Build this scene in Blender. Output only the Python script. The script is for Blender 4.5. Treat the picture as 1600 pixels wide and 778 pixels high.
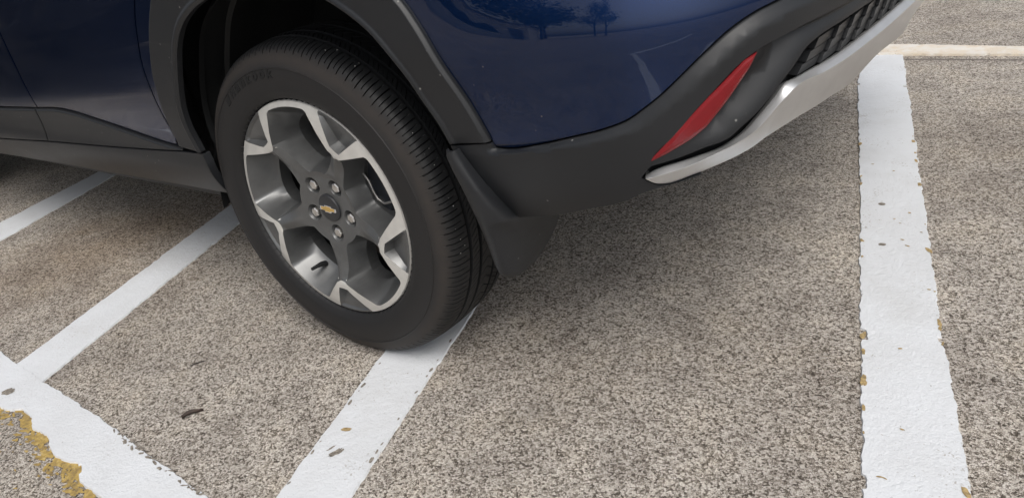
import bpy, bmesh, math, random
import numpy as np
from mathutils import Vector, Matrix
from mathutils.geometry import delaunay_2d_cdt

for o in list(bpy.data.objects):
    bpy.data.objects.remove(o, do_unlink=True)
scene = bpy.context.scene
COL = scene.collection

# ------------------------------------------------------------------ camera, sky, sun, exposure
cam_data = bpy.data.cameras.new('camera')
cam_data.sensor_fit = 'HORIZONTAL'
cam_data.sensor_width = 36.0
cam_data.lens = 36.0 * 1250.487 / 1600.0
cam_data.clip_start = 0.02
cam_data.clip_end = 1500.0
cam = bpy.data.objects.new('camera', cam_data)
COL.objects.link(cam)
cam.location = (1.258, -0.903, 0.948)
cam.rotation_euler = (1.093, 0.165, 0.627)
scene.camera = cam

SUN_EL, SUN_AZ = math.radians(53), math.radians(-38)      # azimuth from +X towards +Y
world = bpy.data.worlds.new('World')
scene.world = world
world.use_nodes = True
wn, wl = world.node_tree.nodes, world.node_tree.links
wn.clear()
w_out = wn.new('ShaderNodeOutputWorld')
w_bg = wn.new('ShaderNodeBackground')
w_sky = wn.new('ShaderNodeTexSky')
w_sky.sky_type = 'NISHITA'
w_sky.sun_disc = False
w_sky.sun_elevation = SUN_EL
w_sky.sun_rotation = math.pi / 2 - SUN_AZ
w_sky.air_density = 1.0
w_sky.dust_density = 4.0
w_hsv = wn.new('ShaderNodeHueSaturation')
w_hsv.inputs['Saturation'].default_value = 0.35
w_bg.inputs['Strength'].default_value = 0.12
wl.new(w_sky.outputs[0], w_hsv.inputs['Color'])
wl.new(w_hsv.outputs[0], w_bg.inputs['Color'])
wl.new(w_bg.outputs[0], w_out.inputs['Surface'])

sun_data = bpy.data.lights.new('sun', 'SUN')
sun_data.energy = 1.3
sun_data.angle = math.radians(35)
sun_data.color = (1.0, 0.96, 0.9)
sun = bpy.data.objects.new('sun', sun_data)
COL.objects.link(sun)
sun.rotation_euler = Vector((math.cos(SUN_EL) * math.cos(SUN_AZ), math.cos(SUN_EL) * math.sin(SUN_AZ), math.sin(SUN_EL))).to_track_quat('Z', 'Y').to_euler()

scene.view_settings.view_transform = 'Standard'
scene.view_settings.look = 'None'
scene.view_settings.gamma = 1.0
scene.view_settings.exposure = 0.30
scene.view_settings.use_curve_mapping = False

random.seed(7)
RNG = np.random.RandomState(11)

# ------------------------------------------------------------------ material helpers
class NT:
    def __init__(self, name):
        self.m = bpy.data.materials.new(name)
        self.m.use_nodes = True
        self.n, self.l = self.m.node_tree.nodes, self.m.node_tree.links
        self.b = self.n['Principled BSDF']
        tc = self.n.new('ShaderNodeTexCoord')
        self.co = tc.outputs['Object']

    def set(self, **kw):
        for k, v in kw.items():
            self.b.inputs[k.replace('_', ' ')].default_value = v
        return self

    def put(self, sock, val):
        if hasattr(val, 'is_linked') or isinstance(val, bpy.types.NodeSocket):
            self.l.new(val, sock)
        else:
            sock.default_value = val

    def noise(self, scale, detail=3, rough=0.55, co=None, dist=0.0):
        t = self.n.new('ShaderNodeTexNoise')
        t.inputs['Scale'].default_value = scale
        t.inputs['Detail'].default_value = detail
        t.inputs['Roughness'].default_value = rough
        t.inputs['Distortion'].default_value = dist
        self.l.new(co or self.co, t.inputs['Vector'])
        return t.outputs['Fac']

    def noise_col(self, scale, detail=2):
        t = self.n.new('ShaderNodeTexNoise')
        t.inputs['Scale'].default_value = scale
        t.inputs['Detail'].default_value = detail
        self.l.new(self.co, t.inputs['Vector'])
        return t.outputs['Color']

    def voro(self, scale, feature='F1', out='Distance', co=None, rnd=1.0):
        t = self.n.new('ShaderNodeTexVoronoi')
        t.feature = feature
        t.inputs['Scale'].default_value = scale
        t.inputs['Randomness'].default_value = rnd
        self.l.new(co or self.co, t.inputs['Vector'])
        return t.outputs[out]

    def math(self, op, a, b=0.0, c=None, clamp=False):
        t = self.n.new('ShaderNodeMath')
        t.operation = op
        t.use_clamp = clamp
        self.put(t.inputs[0], a)
        self.put(t.inputs[1], b)
        if c is not None:
            self.put(t.inputs[2], c)
        return t.outputs[0]

    def ramp(self, fac, stops, interp='LINEAR'):
        t = self.n.new('ShaderNodeValToRGB')
        t.color_ramp.interpolation = interp
        e = t.color_ramp.elements
        while len(e) < len(stops):
            e.new(0.5)
        for i, (p, c) in enumerate(stops):
            e[i].position = p
            e[i].color = (c, c, c, 1) if isinstance(c, (int, float)) else (*c, 1)
        self.put(t.inputs[0], fac)
        return t.outputs[0]

    def mix(self, fac, a, b, mode='MIX'):
        t = self.n.new('ShaderNodeMix')
        t.data_type = 'RGBA'
        t.blend_type = mode
        self.put(t.inputs[0], fac)
        self.put(t.inputs[6], a if not isinstance(a, tuple) else (*a, 1))
        self.put(t.inputs[7], b if not isinstance(b, tuple) else (*b, 1))
        return t.outputs[2]

    def sep(self, v):
        t = self.n.new('ShaderNodeSeparateXYZ')
        self.l.new(v, t.inputs[0])
        return t.outputs

    def vadd(self, a, b, scale):
        s = self.n.new('ShaderNodeVectorMath'); s.operation = 'SCALE'
        self.l.new(b, s.inputs[0]); s.inputs['Scale'].default_value = scale
        t = self.n.new('ShaderNodeVectorMath'); t.operation = 'ADD'
        self.l.new(a, t.inputs[0]); self.l.new(s.outputs[0], t.inputs[1])
        return t.outputs[0]

    def bump(self, h, dist, strength=1.0):
        t = self.n.new('ShaderNodeBump')
        t.inputs['Strength'].default_value = strength
        t.inputs['Distance'].default_value = dist
        self.l.new(h, t.inputs['Height'])
        self.l.new(t.outputs[0], self.b.inputs['Normal'])

    def color(self, c):
        self.put(self.b.inputs['Base Color'], (*c, 1) if isinstance(c, tuple) else c)
        return self

    def rough(self, r):
        self.put(self.b.inputs['Roughness'], r)
        return self

MAT = {}

def m_ground():
    t = NT('exposed_aggregate_concrete')
    co = t.vadd(t.co, t.noise_col(260, 2), 0.0035)
    vc = t.sep(t.voro(290, 'F1', 'Color', co))
    cell = vc[0]
    edge = t.voro(290, 'DISTANCE_TO_EDGE', 'Distance', co)
    fine = t.noise(520, 3, 0.7)
    mid = t.noise(70, 4, 0.7)
    val = t.math('ADD', t.math('MULTIPLY', cell, 0.55), t.math('MULTIPLY', fine, 0.46))
    val = t.math('ADD', val, t.math('MULTIPLY', t.math('SUBTRACT', mid, 0.5), 0.70))
    val = t.math('SUBTRACT', val, t.math('MULTIPLY', t.ramp(edge, [(0.0, 1.0), (0.13, 0.0)]), 0.30))
    c = t.ramp(val, [(0.06, (0.050, 0.041, 0.033)), (0.24, (0.155, 0.132, 0.110)), (0.36, (0.385, 0.343, 0.298)), (0.53, (0.58, 0.533, 0.480)), (0.84, (0.80, 0.765, 0.72))])
    blotch = t.noise(1.1, 5, 0.62)
    c = t.mix(1.0, c, t.ramp(blotch, [(0.30, (0.74, 0.71, 0.68)), (0.50, (1.0, 0.985, 0.965)), (0.70, (1.13, 1.12, 1.10))]), 'MULTIPLY')
    stain = t.ramp(t.noise(3.3, 3, 0.5, dist=0.6), [(0.66, 0.0), (0.76, 0.28)])
    c = t.mix(stain, c, (0.13, 0.115, 0.10))
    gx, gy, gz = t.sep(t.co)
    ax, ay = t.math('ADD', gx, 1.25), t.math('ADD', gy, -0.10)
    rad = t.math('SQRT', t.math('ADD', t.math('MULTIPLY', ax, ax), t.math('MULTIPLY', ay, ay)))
    brown_zone = t.ramp(t.math('ADD', rad, t.math('MULTIPLY', t.noise(2.2, 5, 0.65), 0.9)), [(0.55, 1.0), (1.25, 0.0)])  # ragged round zone ahead of the rear wheel, tinted browner and darker
    c = t.mix(brown_zone, c, (0.80, 0.73, 0.66), 'MULTIPLY')
    patch = t.noise(7.0, 4, 0.6)
    c = t.mix(1.0, c, t.ramp(patch, [(0.28, (0.74, 0.73, 0.73)), (0.5, (1, 1, 1)), (0.75, (1.12, 1.10, 1.05))]), 'MULTIPLY')
    rare = t.ramp(t.sep(t.voro(70, 'F1', 'Color'))[1], [(0.965, 0.0), (0.985, 1.0)])
    near = t.ramp(t.voro(70, 'F1', 'Distance'), [(0.22, 1.0), (0.34, 0.0)])
    c = t.mix(t.math('MULTIPLY', t.math('MULTIPLY', rare, near), 0.65), c, (0.62, 0.58, 0.52))
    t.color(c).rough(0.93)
    t.set(Specular_IOR_Level=0.25)
    h = t.math('ADD', t.math('MULTIPLY', t.ramp(edge, [(0.0, 0.0), (0.22, 1.0)]), 0.6), t.math('MULTIPLY', fine, 0.8))
    h = t.math('ADD', h, t.math('MULTIPLY', cell, 0.5))
    t.bump(h, 0.0022, 0.9)
    return t.m

def m_line(name, base, dirt, yellow=0.0):
    t = NT(name)
    fine = t.noise(210, 4, 0.65)
    big = t.noise(6, 4, 0.6)
    lump = t.noise(75, 3, 0.6)
    c = t.mix(t.ramp(big, [(0.35, 0.0), (0.75, 0.5)]), base, dirt)
    if yellow:
        c = t.mix(t.ramp(t.noise(18, 4, 0.7), [(0.42, 0.0), (0.58, yellow)]), c, (0.62, 0.42, 0.16))
    wear = t.math('ADD', t.math('MULTIPLY', t.noise(170, 4, 0.75), 0.62), t.math('MULTIPLY', t.noise(4.5, 4, 0.65), 0.48))
    c = t.mix(t.ramp(wear, [(0.645, 0.0), (0.69, 0.75)]), c, (0.33, 0.295, 0.255))
    c = t.mix(t.ramp(t.noise(2.4, 5, 0.7), [(0.52, 0.0), (0.75, 0.35)]), c, (0.46, 0.45, 0.43))
    spots = t.ramp(t.noise(120, 3, 0.7), [(0.70, 0.0), (0.735, 1.0)])
    c = t.mix(t.math('MULTIPLY', spots, 0.75), c, (0.22, 0.19, 0.16))
    t.color(c).rough(0.62)
    t.bump(t.math('ADD', t.math('MULTIPLY', lump, 0.7), t.math('MULTIPLY', fine, 0.5)), 0.0028, 0.9)
    return t.m

def m_yellow():
    t = NT('worn_yellow_paint')
    n = t.noise(45, 5, 0.7)
    f = t.noise(190, 3, 0.7)
    c = t.ramp(t.math('ADD', t.math('MULTIPLY', n, 0.7), t.math('MULTIPLY', f, 0.4)), [(0.38, (0.14, 0.105, 0.06)), (0.50, (0.32, 0.225, 0.085)), (0.60, (0.46, 0.32, 0.09)), (0.74, (0.58, 0.47, 0.26))])
    t.color(c).rough(0.8)
    t.bump(f, 0.002, 0.8)
    return t.m

def m_patch(name, a, b):
    t = NT(name)
    f = t.noise(160, 4, 0.7)
    t.color(t.ramp(f, [(0.35, a), (0.65, b)])).rough(0.9)
    t.bump(f, 0.002, 0.8)
    return t.m

def m_paint():
    t = NT('metallic_blue_paint')
    flake = t.voro(2600, 'F1', 'Color')
    c = t.mix(t.math('MULTIPLY', t.sep(flake)[0], 0.35), (0.0024, 0.0165, 0.070), (0.005, 0.036, 0.145))
    dust = t.ramp(t.noise(9, 5, 0.7), [(0.5, 0.0), (0.9, 0.05)])
    c = t.mix(dust, c, (0.07, 0.07, 0.075))
    cell = t.voro(120, 'F1', 'Distance')
    rare = t.ramp(t.sep(t.voro(120, 'F1', 'Color'))[1], [(0.985, 0.0), (0.987, 1.0)])
    speck = t.math('MULTIPLY', t.ramp(cell, [(0.10, 1.0), (0.20, 0.0)]), rare)
    c = t.mix(t.math('MULTIPLY', speck, 0.6), c, (0.3, 0.29, 0.28))
    t.color(c)
    t.set(Metallic=0.95, Roughness=0.36, Coat_Weight=1.0, Coat_Roughness=0.015, Coat_IOR=1.5)
    return t.m

def m_plastic(name, base, rough=0.46, grain=0.00025, specks=0.55):
    t = NT(name)
    n = t.noise(5, 5, 0.7)
    c = t.mix(t.ramp(n, [(0.38, 0.0), (0.78, 0.5)]), base, tuple(v * 1.25 + 0.002 for v in base))
    cell = t.voro(95, 'F1', 'Distance')
    rare = t.ramp(t.sep(t.voro(95, 'F1', 'Color'))[1], [(0.982, 0.0), (0.985, 1.0)])
    speck = t.math('MULTIPLY', t.ramp(cell, [(0.08, 1.0), (0.22, 0.0)]), rare)
    c = t.mix(t.math('MULTIPLY', speck, specks), c, (0.35, 0.34, 0.32))
    t.color(c)
    t.rough(t.math('ADD', rough - 0.06, t.math('MULTIPLY', n, 0.12)))
    t.set(Specular_IOR_Level=0.5)
    t.bump(t.noise(1400, 2, 0.6), grain, 0.6)
    return t.m

def m_simple(name, c, rough, metal=0.0, coat=0.0, var=0.15, scale=40):
    t = NT(name)
    n = t.noise(scale, 4, 0.65)
    t.color(t.mix(t.ramp(n, [(0.3, 0.0), (0.75, 1.0)]), tuple(v * (1 - var) for v in c), tuple(min(1, v * (1 + var)) for v in c)))
    t.rough(t.math('ADD', rough - 0.05, t.math('MULTIPLY', n, 0.1)))
    t.set(Metallic=metal, Coat_Weight=coat)
    return t.m

def m_tyre():
    t = NT('dusty_tyre_rubber')
    x, y, z = t.sep(t.co)
    r = t.math('SQRT', t.math('ADD', t.math('MULTIPLY', x, x), t.math('MULTIPLY', z, z)))
    n = t.noise(9, 5, 0.65)
    n2 = t.noise(55, 4, 0.65)
    # dried dirt lies in rings: by the rim and on the shoulder, thin between
    rr = t.math('ADD', r, t.math('MULTIPLY', t.math('SUBTRACT', n, 0.5), 0.018))
    ring = t.ramp(rr, [(0.236, 0.10), (0.258, 0.07), (0.278, 0.16), (0.300, 0.18), (0.314, 0.60), (0.327, 0.65), (0.336, 0.30), (0.343, 0.04)])
    side = t.ramp(t.math('ADD', y, 0.1), [(0.098, 1.0), (0.105, 0.40), (0.112, 0.05)])
    dirt = t.math('MULTIPLY', t.math('MULTIPLY', ring, side), t.math('ADD', 0.45, t.math('MULTIPLY', n2, 0.8)), clamp=True)
    c = t.mix(dirt, (0.0098, 0.0105, 0.0118), (0.050, 0.041, 0.035))
    t.color(c).rough(t.math('ADD', 0.56, t.math('MULTIPLY', dirt, 0.3)))
    t.set(Specular_IOR_Level=0.4)
    t.bump(t.noise(500, 3, 0.6), 0.0003, 0.6)
    return t.m

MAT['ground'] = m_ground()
MAT['white'] = m_line('white_line_paint', (0.72, 0.74, 0.765), (0.60, 0.605, 0.61))
MAT['cream'] = m_line('cream_line_paint', (0.78, 0.74, 0.68), (0.72, 0.66, 0.56), 0.30)
MAT['yellow'] = m_yellow()
MAT['chip'] = m_patch('bare_chip', (0.10, 0.09, 0.075), (0.36, 0.32, 0.27))
MAT['chip_yellow'] = m_patch('yellow_chip', (0.20, 0.15, 0.08), (0.55, 0.40, 0.18))
MAT['joint'] = m_patch('joint_filler', (0.10, 0.09, 0.08), (0.24, 0.21, 0.185))
MAT['paint'] = m_paint()
MAT['clad'] = m_plastic('grey_textured_plastic', (0.0105, 0.0117, 0.0140))
MAT['flap'] = m_plastic('mud_flap_plastic', (0.0115, 0.0128, 0.0152), 0.5, 0.0003, 0.3)
MAT['black'] = m_plastic('black_plastic', (0.012, 0.013, 0.014), 0.6, 0.0004, 0.1)
MAT['grille'] = m_plastic('grille_plastic', (0.022, 0.023, 0.025), 0.30, 0.0001, 0.0)
MAT['silver'] = m_simple('satin_silver_paint', (0.60, 0.605, 0.61), 0.30, 0.68, 0.0, 0.06, 30)
MAT['red'] = m_simple('red_reflector_lens', (0.20, 0.003, 0.008), 0.24, 0.0, 0.2, 0.08, 60)
MAT['alloy'] = m_simple('dark_grey_alloy_paint', (0.140, 0.143, 0.144), 0.38, 0.60, 0.1, 0.12, 28)
MAT['machined'] = m_simple('machined_alloy', (0.61, 0.60, 0.57), 0.40, 0.35, 0.2, 0.07, 45)
MAT['tyre'] = m_tyre()
MAT['letter'] = m_simple('tyre_letter_rubber', (0.003, 0.0032, 0.0035), 0.8)
MAT['cap'] = m_simple('centre_cap_plastic', (0.024, 0.025, 0.028), 0.4)
MAT['gold'] = m_simple('gold_enamel', (0.62, 0.40, 0.11), 0.35, 0.5, 0.3, 0.12, 300)
MAT['chrome'] = m_simple('chrome', (0.72, 0.71, 0.69), 0.2, 0.95, 0.0, 0.05, 200)
MAT['steel'] = m_simple('worn_steel', (0.32, 0.31, 0.30), 0.35, 0.9, 0.0, 0.2, 90)
MAT['nut'] = m_simple('lug_nut_steel', (0.62, 0.60, 0.57), 0.3, 0.9, 0.0, 0.08, 200)
MAT['barrel'] = m_simple('wheel_barrel_paint', (0.022, 0.023, 0.025), 0.45, 0.4, 0.0, 0.15, 30)
MAT['iron'] = m_simple('brake_disc_iron', (0.042, 0.033, 0.028), 0.55, 0.5, 0.0, 0.3, 40)
MAT['caliper'] = m_simple('caliper_paint', (0.016, 0.019, 0.026), 0.35, 0.1, 0.3)
MAT['glass'] = m_simple('tinted_window_glass', (0.01, 0.012, 0.014), 0.04, 0.0, 1.0, 0.1, 3)
MAT['label'] = m_simple('paper_label', (0.36, 0.36, 0.35), 0.6)
MAT['leaf'] = m_simple('dry_leaf_brown', (0.045, 0.030, 0.022), 0.7, 0, 0, 0.4, 150)
MAT['twig'] = m_simple('dark_twig', (0.012, 0.010, 0.008), 0.8, 0, 0, 0.3, 150)

# ------------------------------------------------------------------ mesh helpers
def mesh_obj(name, verts, faces, mat, parent=None, smooth=True, normals=None, mats=None, fmat=None, sharp=None):
    me = bpy.data.meshes.new(name)
    me.from_pydata([tuple(map(float, v)) for v in verts], [], [tuple(map(int, f)) for f in faces])
    for m in (mats or [mat]):
        me.materials.append(MAT[m])
    if fmat is not None:
        me.polygons.foreach_set('material_index', np.asarray(fmat, dtype=np.int32))
    me.polygons.foreach_set('use_smooth', np.full(len(me.polygons), smooth))
    me.update()
    if sharp is not None and smooth:
        me.set_sharp_from_angle(angle=math.radians(sharp))
    if normals is not None:
        me.normals_split_custom_set_from_vertices([tuple(n) for n in normals])
    o = bpy.data.objects.new(name, me)
    COL.objects.link(o)
    if parent is not None:
        o.parent = parent
        o.matrix_parent_inverse = parent_matrix(parent).inverted()
    return o

def parent_matrix(o):
    m = o.matrix_basis.copy()
    while o.parent is not None:
        m = o.parent.matrix_basis @ o.matrix_parent_inverse @ m
        o = o.parent
    return m

def tag(o, label=None, cat=None, group=None, kind=None):
    for k, v in (('label', label), ('category', cat), ('group', group), ('kind', kind)):
        if v:
            o[k] = v
    return o

def densify(pts, step, closed=False):
    P = [np.array(p, float) for p in pts]
    if closed:
        P.append(P[0])
    out = []
    for a, b in zip(P[:-1], P[1:]):
        n = max(1, int(math.ceil(np.linalg.norm(b - a) / step)))
        out += [a + (b - a) * k / n for k in range(n)]
    if not closed:
        out.append(P[-1])
    return np.array(out)

def smooth_curve(pts, step):
    """Catmull-Rom through pts, then even steps."""
    P = np.array(pts, float)
    Q = np.vstack([2 * P[0] - P[1], P, 2 * P[-1] - P[-2]])
    out = []
    for i in range(len(P) - 1):
        a, b, c, d = Q[i:i + 4]
        l0, l1, l2 = (max(1e-6, np.linalg.norm(v)) for v in (b - a, c - b, d - c))
        t1 = ((b - a) / l0 * l1 + (c - b) / l1 * l0) / (l0 + l1) * l1
        t2 = ((c - b) / l1 * l2 + (d - c) / l2 * l1) / (l1 + l2) * l1
        n = max(2, int(math.ceil(l1 / step)))
        for k in range(n):
            t = k / n
            out.append((2*t**3-3*t*t+1)*b + (t**3-2*t*t+t)*t1 + (-2*t**3+3*t*t)*c + (t**3-t*t)*t2)
    out.append(P[-1])
    return np.array(out)

def in_poly(P, poly):
    x, y = P[:, 0], P[:, 1]
    ins = np.zeros(len(P), bool)
    n = len(poly)
    for i in range(n):
        x1, y1 = poly[i]; x2, y2 = poly[(i + 1) % n]
        if y1 == y2:
            continue
        c = ((y1 > y) != (y2 > y)) & (x < (x2 - x1) * (y - y1) / (y2 - y1) + x1)
        ins ^= c
    return ins

def dist_line(P, line, closed=False):
    line = np.asarray(line, float)
    A = line if closed else line[:-1]
    B = np.roll(line, -1, axis=0) if closed else line[1:]
    best = np.full(len(P), 1e9)
    for a, b in zip(A, B):
        d = b - a
        L = d @ d
        t = np.clip(((P - a) @ d) / L, 0, 1) if L > 1e-14 else np.zeros(len(P))
        q = P - (a + t[:, None] * d)
        best = np.minimum(best, np.einsum('ij,ij->i', q, q))
    return np.sqrt(best)

def cdt(loops, pts, outer, lines=()):
    """Constrained Delaunay of loops + loose points; keeps triangles inside polygon outer."""
    V, E = [], []
    for lp in loops:
        n0 = len(V)
        V += [Vector((float(a), float(b))) for a, b in lp]
        E += [(n0 + i, n0 + (i + 1) % len(lp)) for i in range(len(lp))]
    for ln in lines:
        n0 = len(V)
        V += [Vector((float(a), float(b))) for a, b in ln]
        E += [(n0 + i, n0 + i + 1) for i in range(len(ln) - 1)]
    V += [Vector((float(a), float(b))) for a, b in pts]
    vo, eo, fo, *_ = delaunay_2d_cdt(V, E, [], 0, 1e-6)
    vo = np.array([(v.x, v.y) for v in vo])
    fo = np.array([f for f in fo if len(f) == 3])
    cen = vo[fo].mean(axis=1)
    fo = fo[in_poly(cen, outer)]
    a, b, c = vo[fo[:, 0]], vo[fo[:, 1]], vo[fo[:, 2]]
    area = (b[:, 0]-a[:, 0])*(c[:, 1]-a[:, 1]) - (b[:, 1]-a[:, 1])*(c[:, 0]-a[:, 0])
    fo = fo[np.abs(area) > 1e-12]
    area = area[np.abs(area) > 1e-12]
    fo[area < 0] = fo[area < 0][:, ::-1]
    used = np.unique(fo)
    remap = -np.ones(len(vo), int); remap[used] = np.arange(len(used))
    return vo[used], remap[fo]

def sstep(a):
    a = np.clip(a, 0, 1)
    return a * a * (3 - 2 * a)

# ------------------------------------------------------------------ the setting: ground and painted lines
def sheet(name, x0, x1, y0, y1, z, mat):
    return mesh_obj(name, [(x0, y0, z), (x1, y0, z), (x1, y1, z), (x0, y1, z)], [(0, 1, 2, 3)], mat, smooth=False)

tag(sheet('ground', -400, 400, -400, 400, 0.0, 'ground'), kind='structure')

def jag(n, seed, amp, step):
    r = np.random.RandomState(seed)
    out = np.zeros(n)
    for wl_, a in ((0.13, 0.35), (0.04, 0.35), (0.017, 0.30), (0.0075, 0.25)):
        k = max(2, int(n * step / wl_) + 2)
        out += a * np.interp(np.linspace(0, k - 1, n), np.arange(k), r.uniform(-1, 1, k))
    bites = r.rand(n) < 0.006
    for i in np.where(bites)[0]:
        w = r.randint(1, 7)
        out[max(0, i - w):i + w] -= r.uniform(0.4, 2.2) * r.rand()
    return out * amp

def line_strip(name, left, right, z, mat, seed, amp=0.0045, step=0.003, parent=None):
    """A painted line between two edge polylines (same direction), with chipped edges and a 2 mm step."""
    L, Rr = np.array(left, float), np.array(right, float)
    def resample(P, n):
        d = np.concatenate([[0], np.cumsum(np.linalg.norm(np.diff(P, axis=0), axis=1))])
        t = np.linspace(0, d[-1], n)
        return np.stack([np.interp(t, d, P[:, 0]), np.interp(t, d, P[:, 1])], 1)
    n = int(max(np.linalg.norm(L[-1] - L[0]), np.linalg.norm(Rr[-1] - Rr[0])) / step)
    A, B = resample(L, n), resample(Rr, n)
    d = (B - A); w = np.linalg.norm(d, axis=1)[:, None]; d = d / w
    A2 = A - d * jag(n, seed, amp, step)[:, None]
    B2 = B + d * jag(n, seed + 50, amp, step)[:, None]
    rows = [(A2, 0.0), (A2 + d * 0.0015, z), (A + d * np.minimum(0.03, w * .3), z), ((A + B) / 2, z), (B - d * np.minimum(0.03, w * .3), z), (B2 - d * 0.0015, z), (B2, 0.0)]
    V = np.concatenate([np.column_stack([r, np.full(n, zz)]) for r, zz in rows])
    F = []
    for k in range(len(rows) - 1):
        for i in range(n - 1):
            F.append((k*n+i, (k+1)*n+i, (k+1)*n+i+1, k*n+i+1))
    return mesh_obj(name, V, F, mat, parent, smooth=False)

def extend(a, b, ta, tb):
    a, b = np.array(a, float), np.array(b, float)
    d = b - a
    return a + d * ta, b + d * tb

# hatch stripes, far to near along the car; each pair is (left edge, right edge)
stripes = [
    (extend((0.181, -0.397), (0.044, 0.028), -0.08, 6.0), extend((0.308, -0.333), (0.136, 0.224), -0.20, 4.2), 1, 0.004),
    (extend((-0.838, -0.382), (-1.111, 0.445), -0.06, 2.4), extend((-0.675, -0.401), (-0.940, 0.358), -0.05, 2.7), 2, 0.0055),
    (extend((-1.984, 0.038), (-2.094, 0.478), -1.0, 3.6), extend((-1.788, -0.045), (-1.963, 0.497), -0.72, 2.8), 3, 0.006),
]
for l, r, sd, amp in stripes:
    tag(line_strip('parking_line', l, r, 0.004, 'white', sd, amp), kind='structure')
right_l = [(1.655, -2.05), (1.166, -0.451), (1.036, 0.03), (0.911, 0.492), (0.753, 1.064), (0.515, 1.918), (0.41, 2.36)]
right_r = [(1.765, -2.06), (1.308, -0.425), (1.155, 0.144), (1.043, 0.543), (0.882, 1.138), (0.601, 2.182), (0.555, 2.365)]
right_line = tag(line_strip('parking_line', right_l, right_r, 0.004, 'white', 4, 0.0065), kind='structure')
tag(line_strip('parking_line', [(1.60, -2.05), (4.5, -2.2)], [(1.60, -2.19), (4.5, -2.34)], 0.0065, 'white', 14, 0.006), kind='structure')
# border line along the near side, over an older yellow one
border = tag(line_strip('parking_line', [(-4.0, -0.26), (-0.949, -0.398), (-0.297, -0.431), (0.064, -0.455), (3.0, -0.60)],
               [(-4.0, -0.40), (-0.80, -0.512), (-0.64, -0.516), (-0.60, -0.495), (-0.545, -0.500), (-0.50, -0.520), (-0.43, -0.517), (-0.35, -0.541), (-0.28, -0.530), (-0.22, -0.552), (-0.15, -0.556), (3.0, -0.72)], 0.0062, 'white', 5, 0.005), kind='structure')
# far line and the joint beside it
tag(line_strip('cream_parking_line', [(0.50, 2.362), (0.953, 2.341), (6.0, 2.12)], [(0.46, 2.228), (0.967, 2.245), (6.0, 2.03)], 0.0075, 'cream', 9, 0.006), kind='structure')
tag(line_strip('pavement_joint', [(-3.0, 2.210), (0.594, 2.196), (0.97, 2.203), (6.0, 2.018)], [(-3.0, 2.195), (0.60, 2.184), (0.972, 2.190), (6.0, 2.003)], 0.0016, 'joint', 12, 0.004), kind='structure')

def blob(c, rx, ry, ang, seed, n=22, rough=0.28):
    r = np.random.RandomState(seed)
    a = np.linspace(0, 2 * math.pi, n, endpoint=False)
    k = 1 + rough * (r.uniform(-1, 1, n) * 0.6 + 0.6 * np.sin(a * 2 + r.uniform(0, 6)) * r.uniform(0, 1))
    x, y = rx * k * np.cos(a), ry * k * np.sin(a)
    return np.stack([c[0] + x * math.cos(ang) - y * math.sin(ang), c[1] + x * math.sin(ang) + y * math.cos(ang)], 1)

def patches(items, z, mat, parent):
    V, F = [], []
    for b in items:
        n0 = len(V); n = len(b)
        V += [(x, y, z) for x, y in b]
        c = b.mean(axis=0)
        V.append((c[0], c[1], z + 0.0002))
        F += [(n0 + i, n0 + (i + 1) % n, n0 + n) for i in range(n)]
    o = mesh_obj('worn_patch', V, F, mat, parent, smooth=False)
    return tag(o, kind='stuff') if len(items) > 1 else o

def along(line, t):
    P = np.array(line, float)
    d = np.concatenate([[0], np.cumsum(np.linalg.norm(np.diff(P, axis=0), axis=1))])
    return np.array([np.interp(t * d[-1], d, P[:, 0]), np.interp(t * d[-1], d, P[:, 1])])

ANG = 1.85
def yellow_remains():
    """What is left of an older yellow line: broken flakes along the white line's near edge."""
    r = np.random.RandomState(77)
    V, F = [], []
    for k in range(560):
        x = r.uniform(-1.5, 0.25)
        e = np.interp(x, [-1.5, -0.80, -0.64, -0.60, -0.545, -0.50, -0.43, -0.35, -0.28, -0.22, -0.15, 0.25], [-.495, -.512, -.516, -.495, -.500, -.520, -.517, -.541, -.530, -.552, -.556, -.578])
        d = abs(r.normal(0, 0.030))
        sz_ = r.uniform(0.4, 1.0) * max(0.25, 1 - d / 0.07)
        b = blob((x, e + 0.006 - d), 0.024 * sz_, 0.010 * sz_, r.uniform(-.4, .4), 900 + k, 14, 0.6)
        n0 = len(V); z = 0.0012 + 0.00002 * (k % 60)
        V += [(p[0], p[1], z) for p in b]; c = b.mean(axis=0); V.append((c[0], c[1], z + .0001))
        F += [(n0 + i, n0 + (i + 1) % 14, n0 + 14) for i in range(14)]
    return tag(mesh_obj('yellow_paint_remains', V, F, 'yellow', border, smooth=False), kind='stuff')
yellow_remains()
patches([blob((0.823, 0.998), 0.0085, 0.0075, 0.3, 41, 20, 0.12)], 0.0048, 'chip', right_line)
patches([blob((0.874, 0.797), 0.008, 0.0065, 0.1, 42, 20, 0.12)], 0.0048, 'chip', right_line)
r = np.random.RandomState(5)
edge_bits = []
for k in range(30):
    t = r.uniform(0.38, 0.80)
    e = along(right_l, t) + np.array([0.004, 0]) if r.rand() < 0.5 else along(right_r, t) - np.array([0.005, 0])
    s = r.uniform(0.25, 1.0) ** 1.5
    edge_bits.append(blob(e, 0.012 * s + 0.0015, 0.0045 * s + 0.0010, ANG + r.uniform(-.3, .3), 100 + k, 12, 0.45))
for k in range(16):
    t, u = r.uniform(0.4, 0.75), r.uniform(0.15, 0.9)
    e = along(right_l, t) * (1 - u) + along(right_r, t) * u
    edge_bits.append(blob(e, r.uniform(.002, .006), r.uniform(.001, .003), r.uniform(-.5, .5), 180 + k, 10, 0.4))
patches(edge_bits, 0.0047, 'chip_yellow', right_line)
s0 = bpy.data.objects['parking_line']
patches([blob((0.197, -0.268), 0.020, 0.0055, 1.2, 51, 26, 0.5), blob((0.179, -0.262), 0.010, 0.002, 1.3, 52, 16, 0.5)], 0.0047, 'chip', s0)
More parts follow.
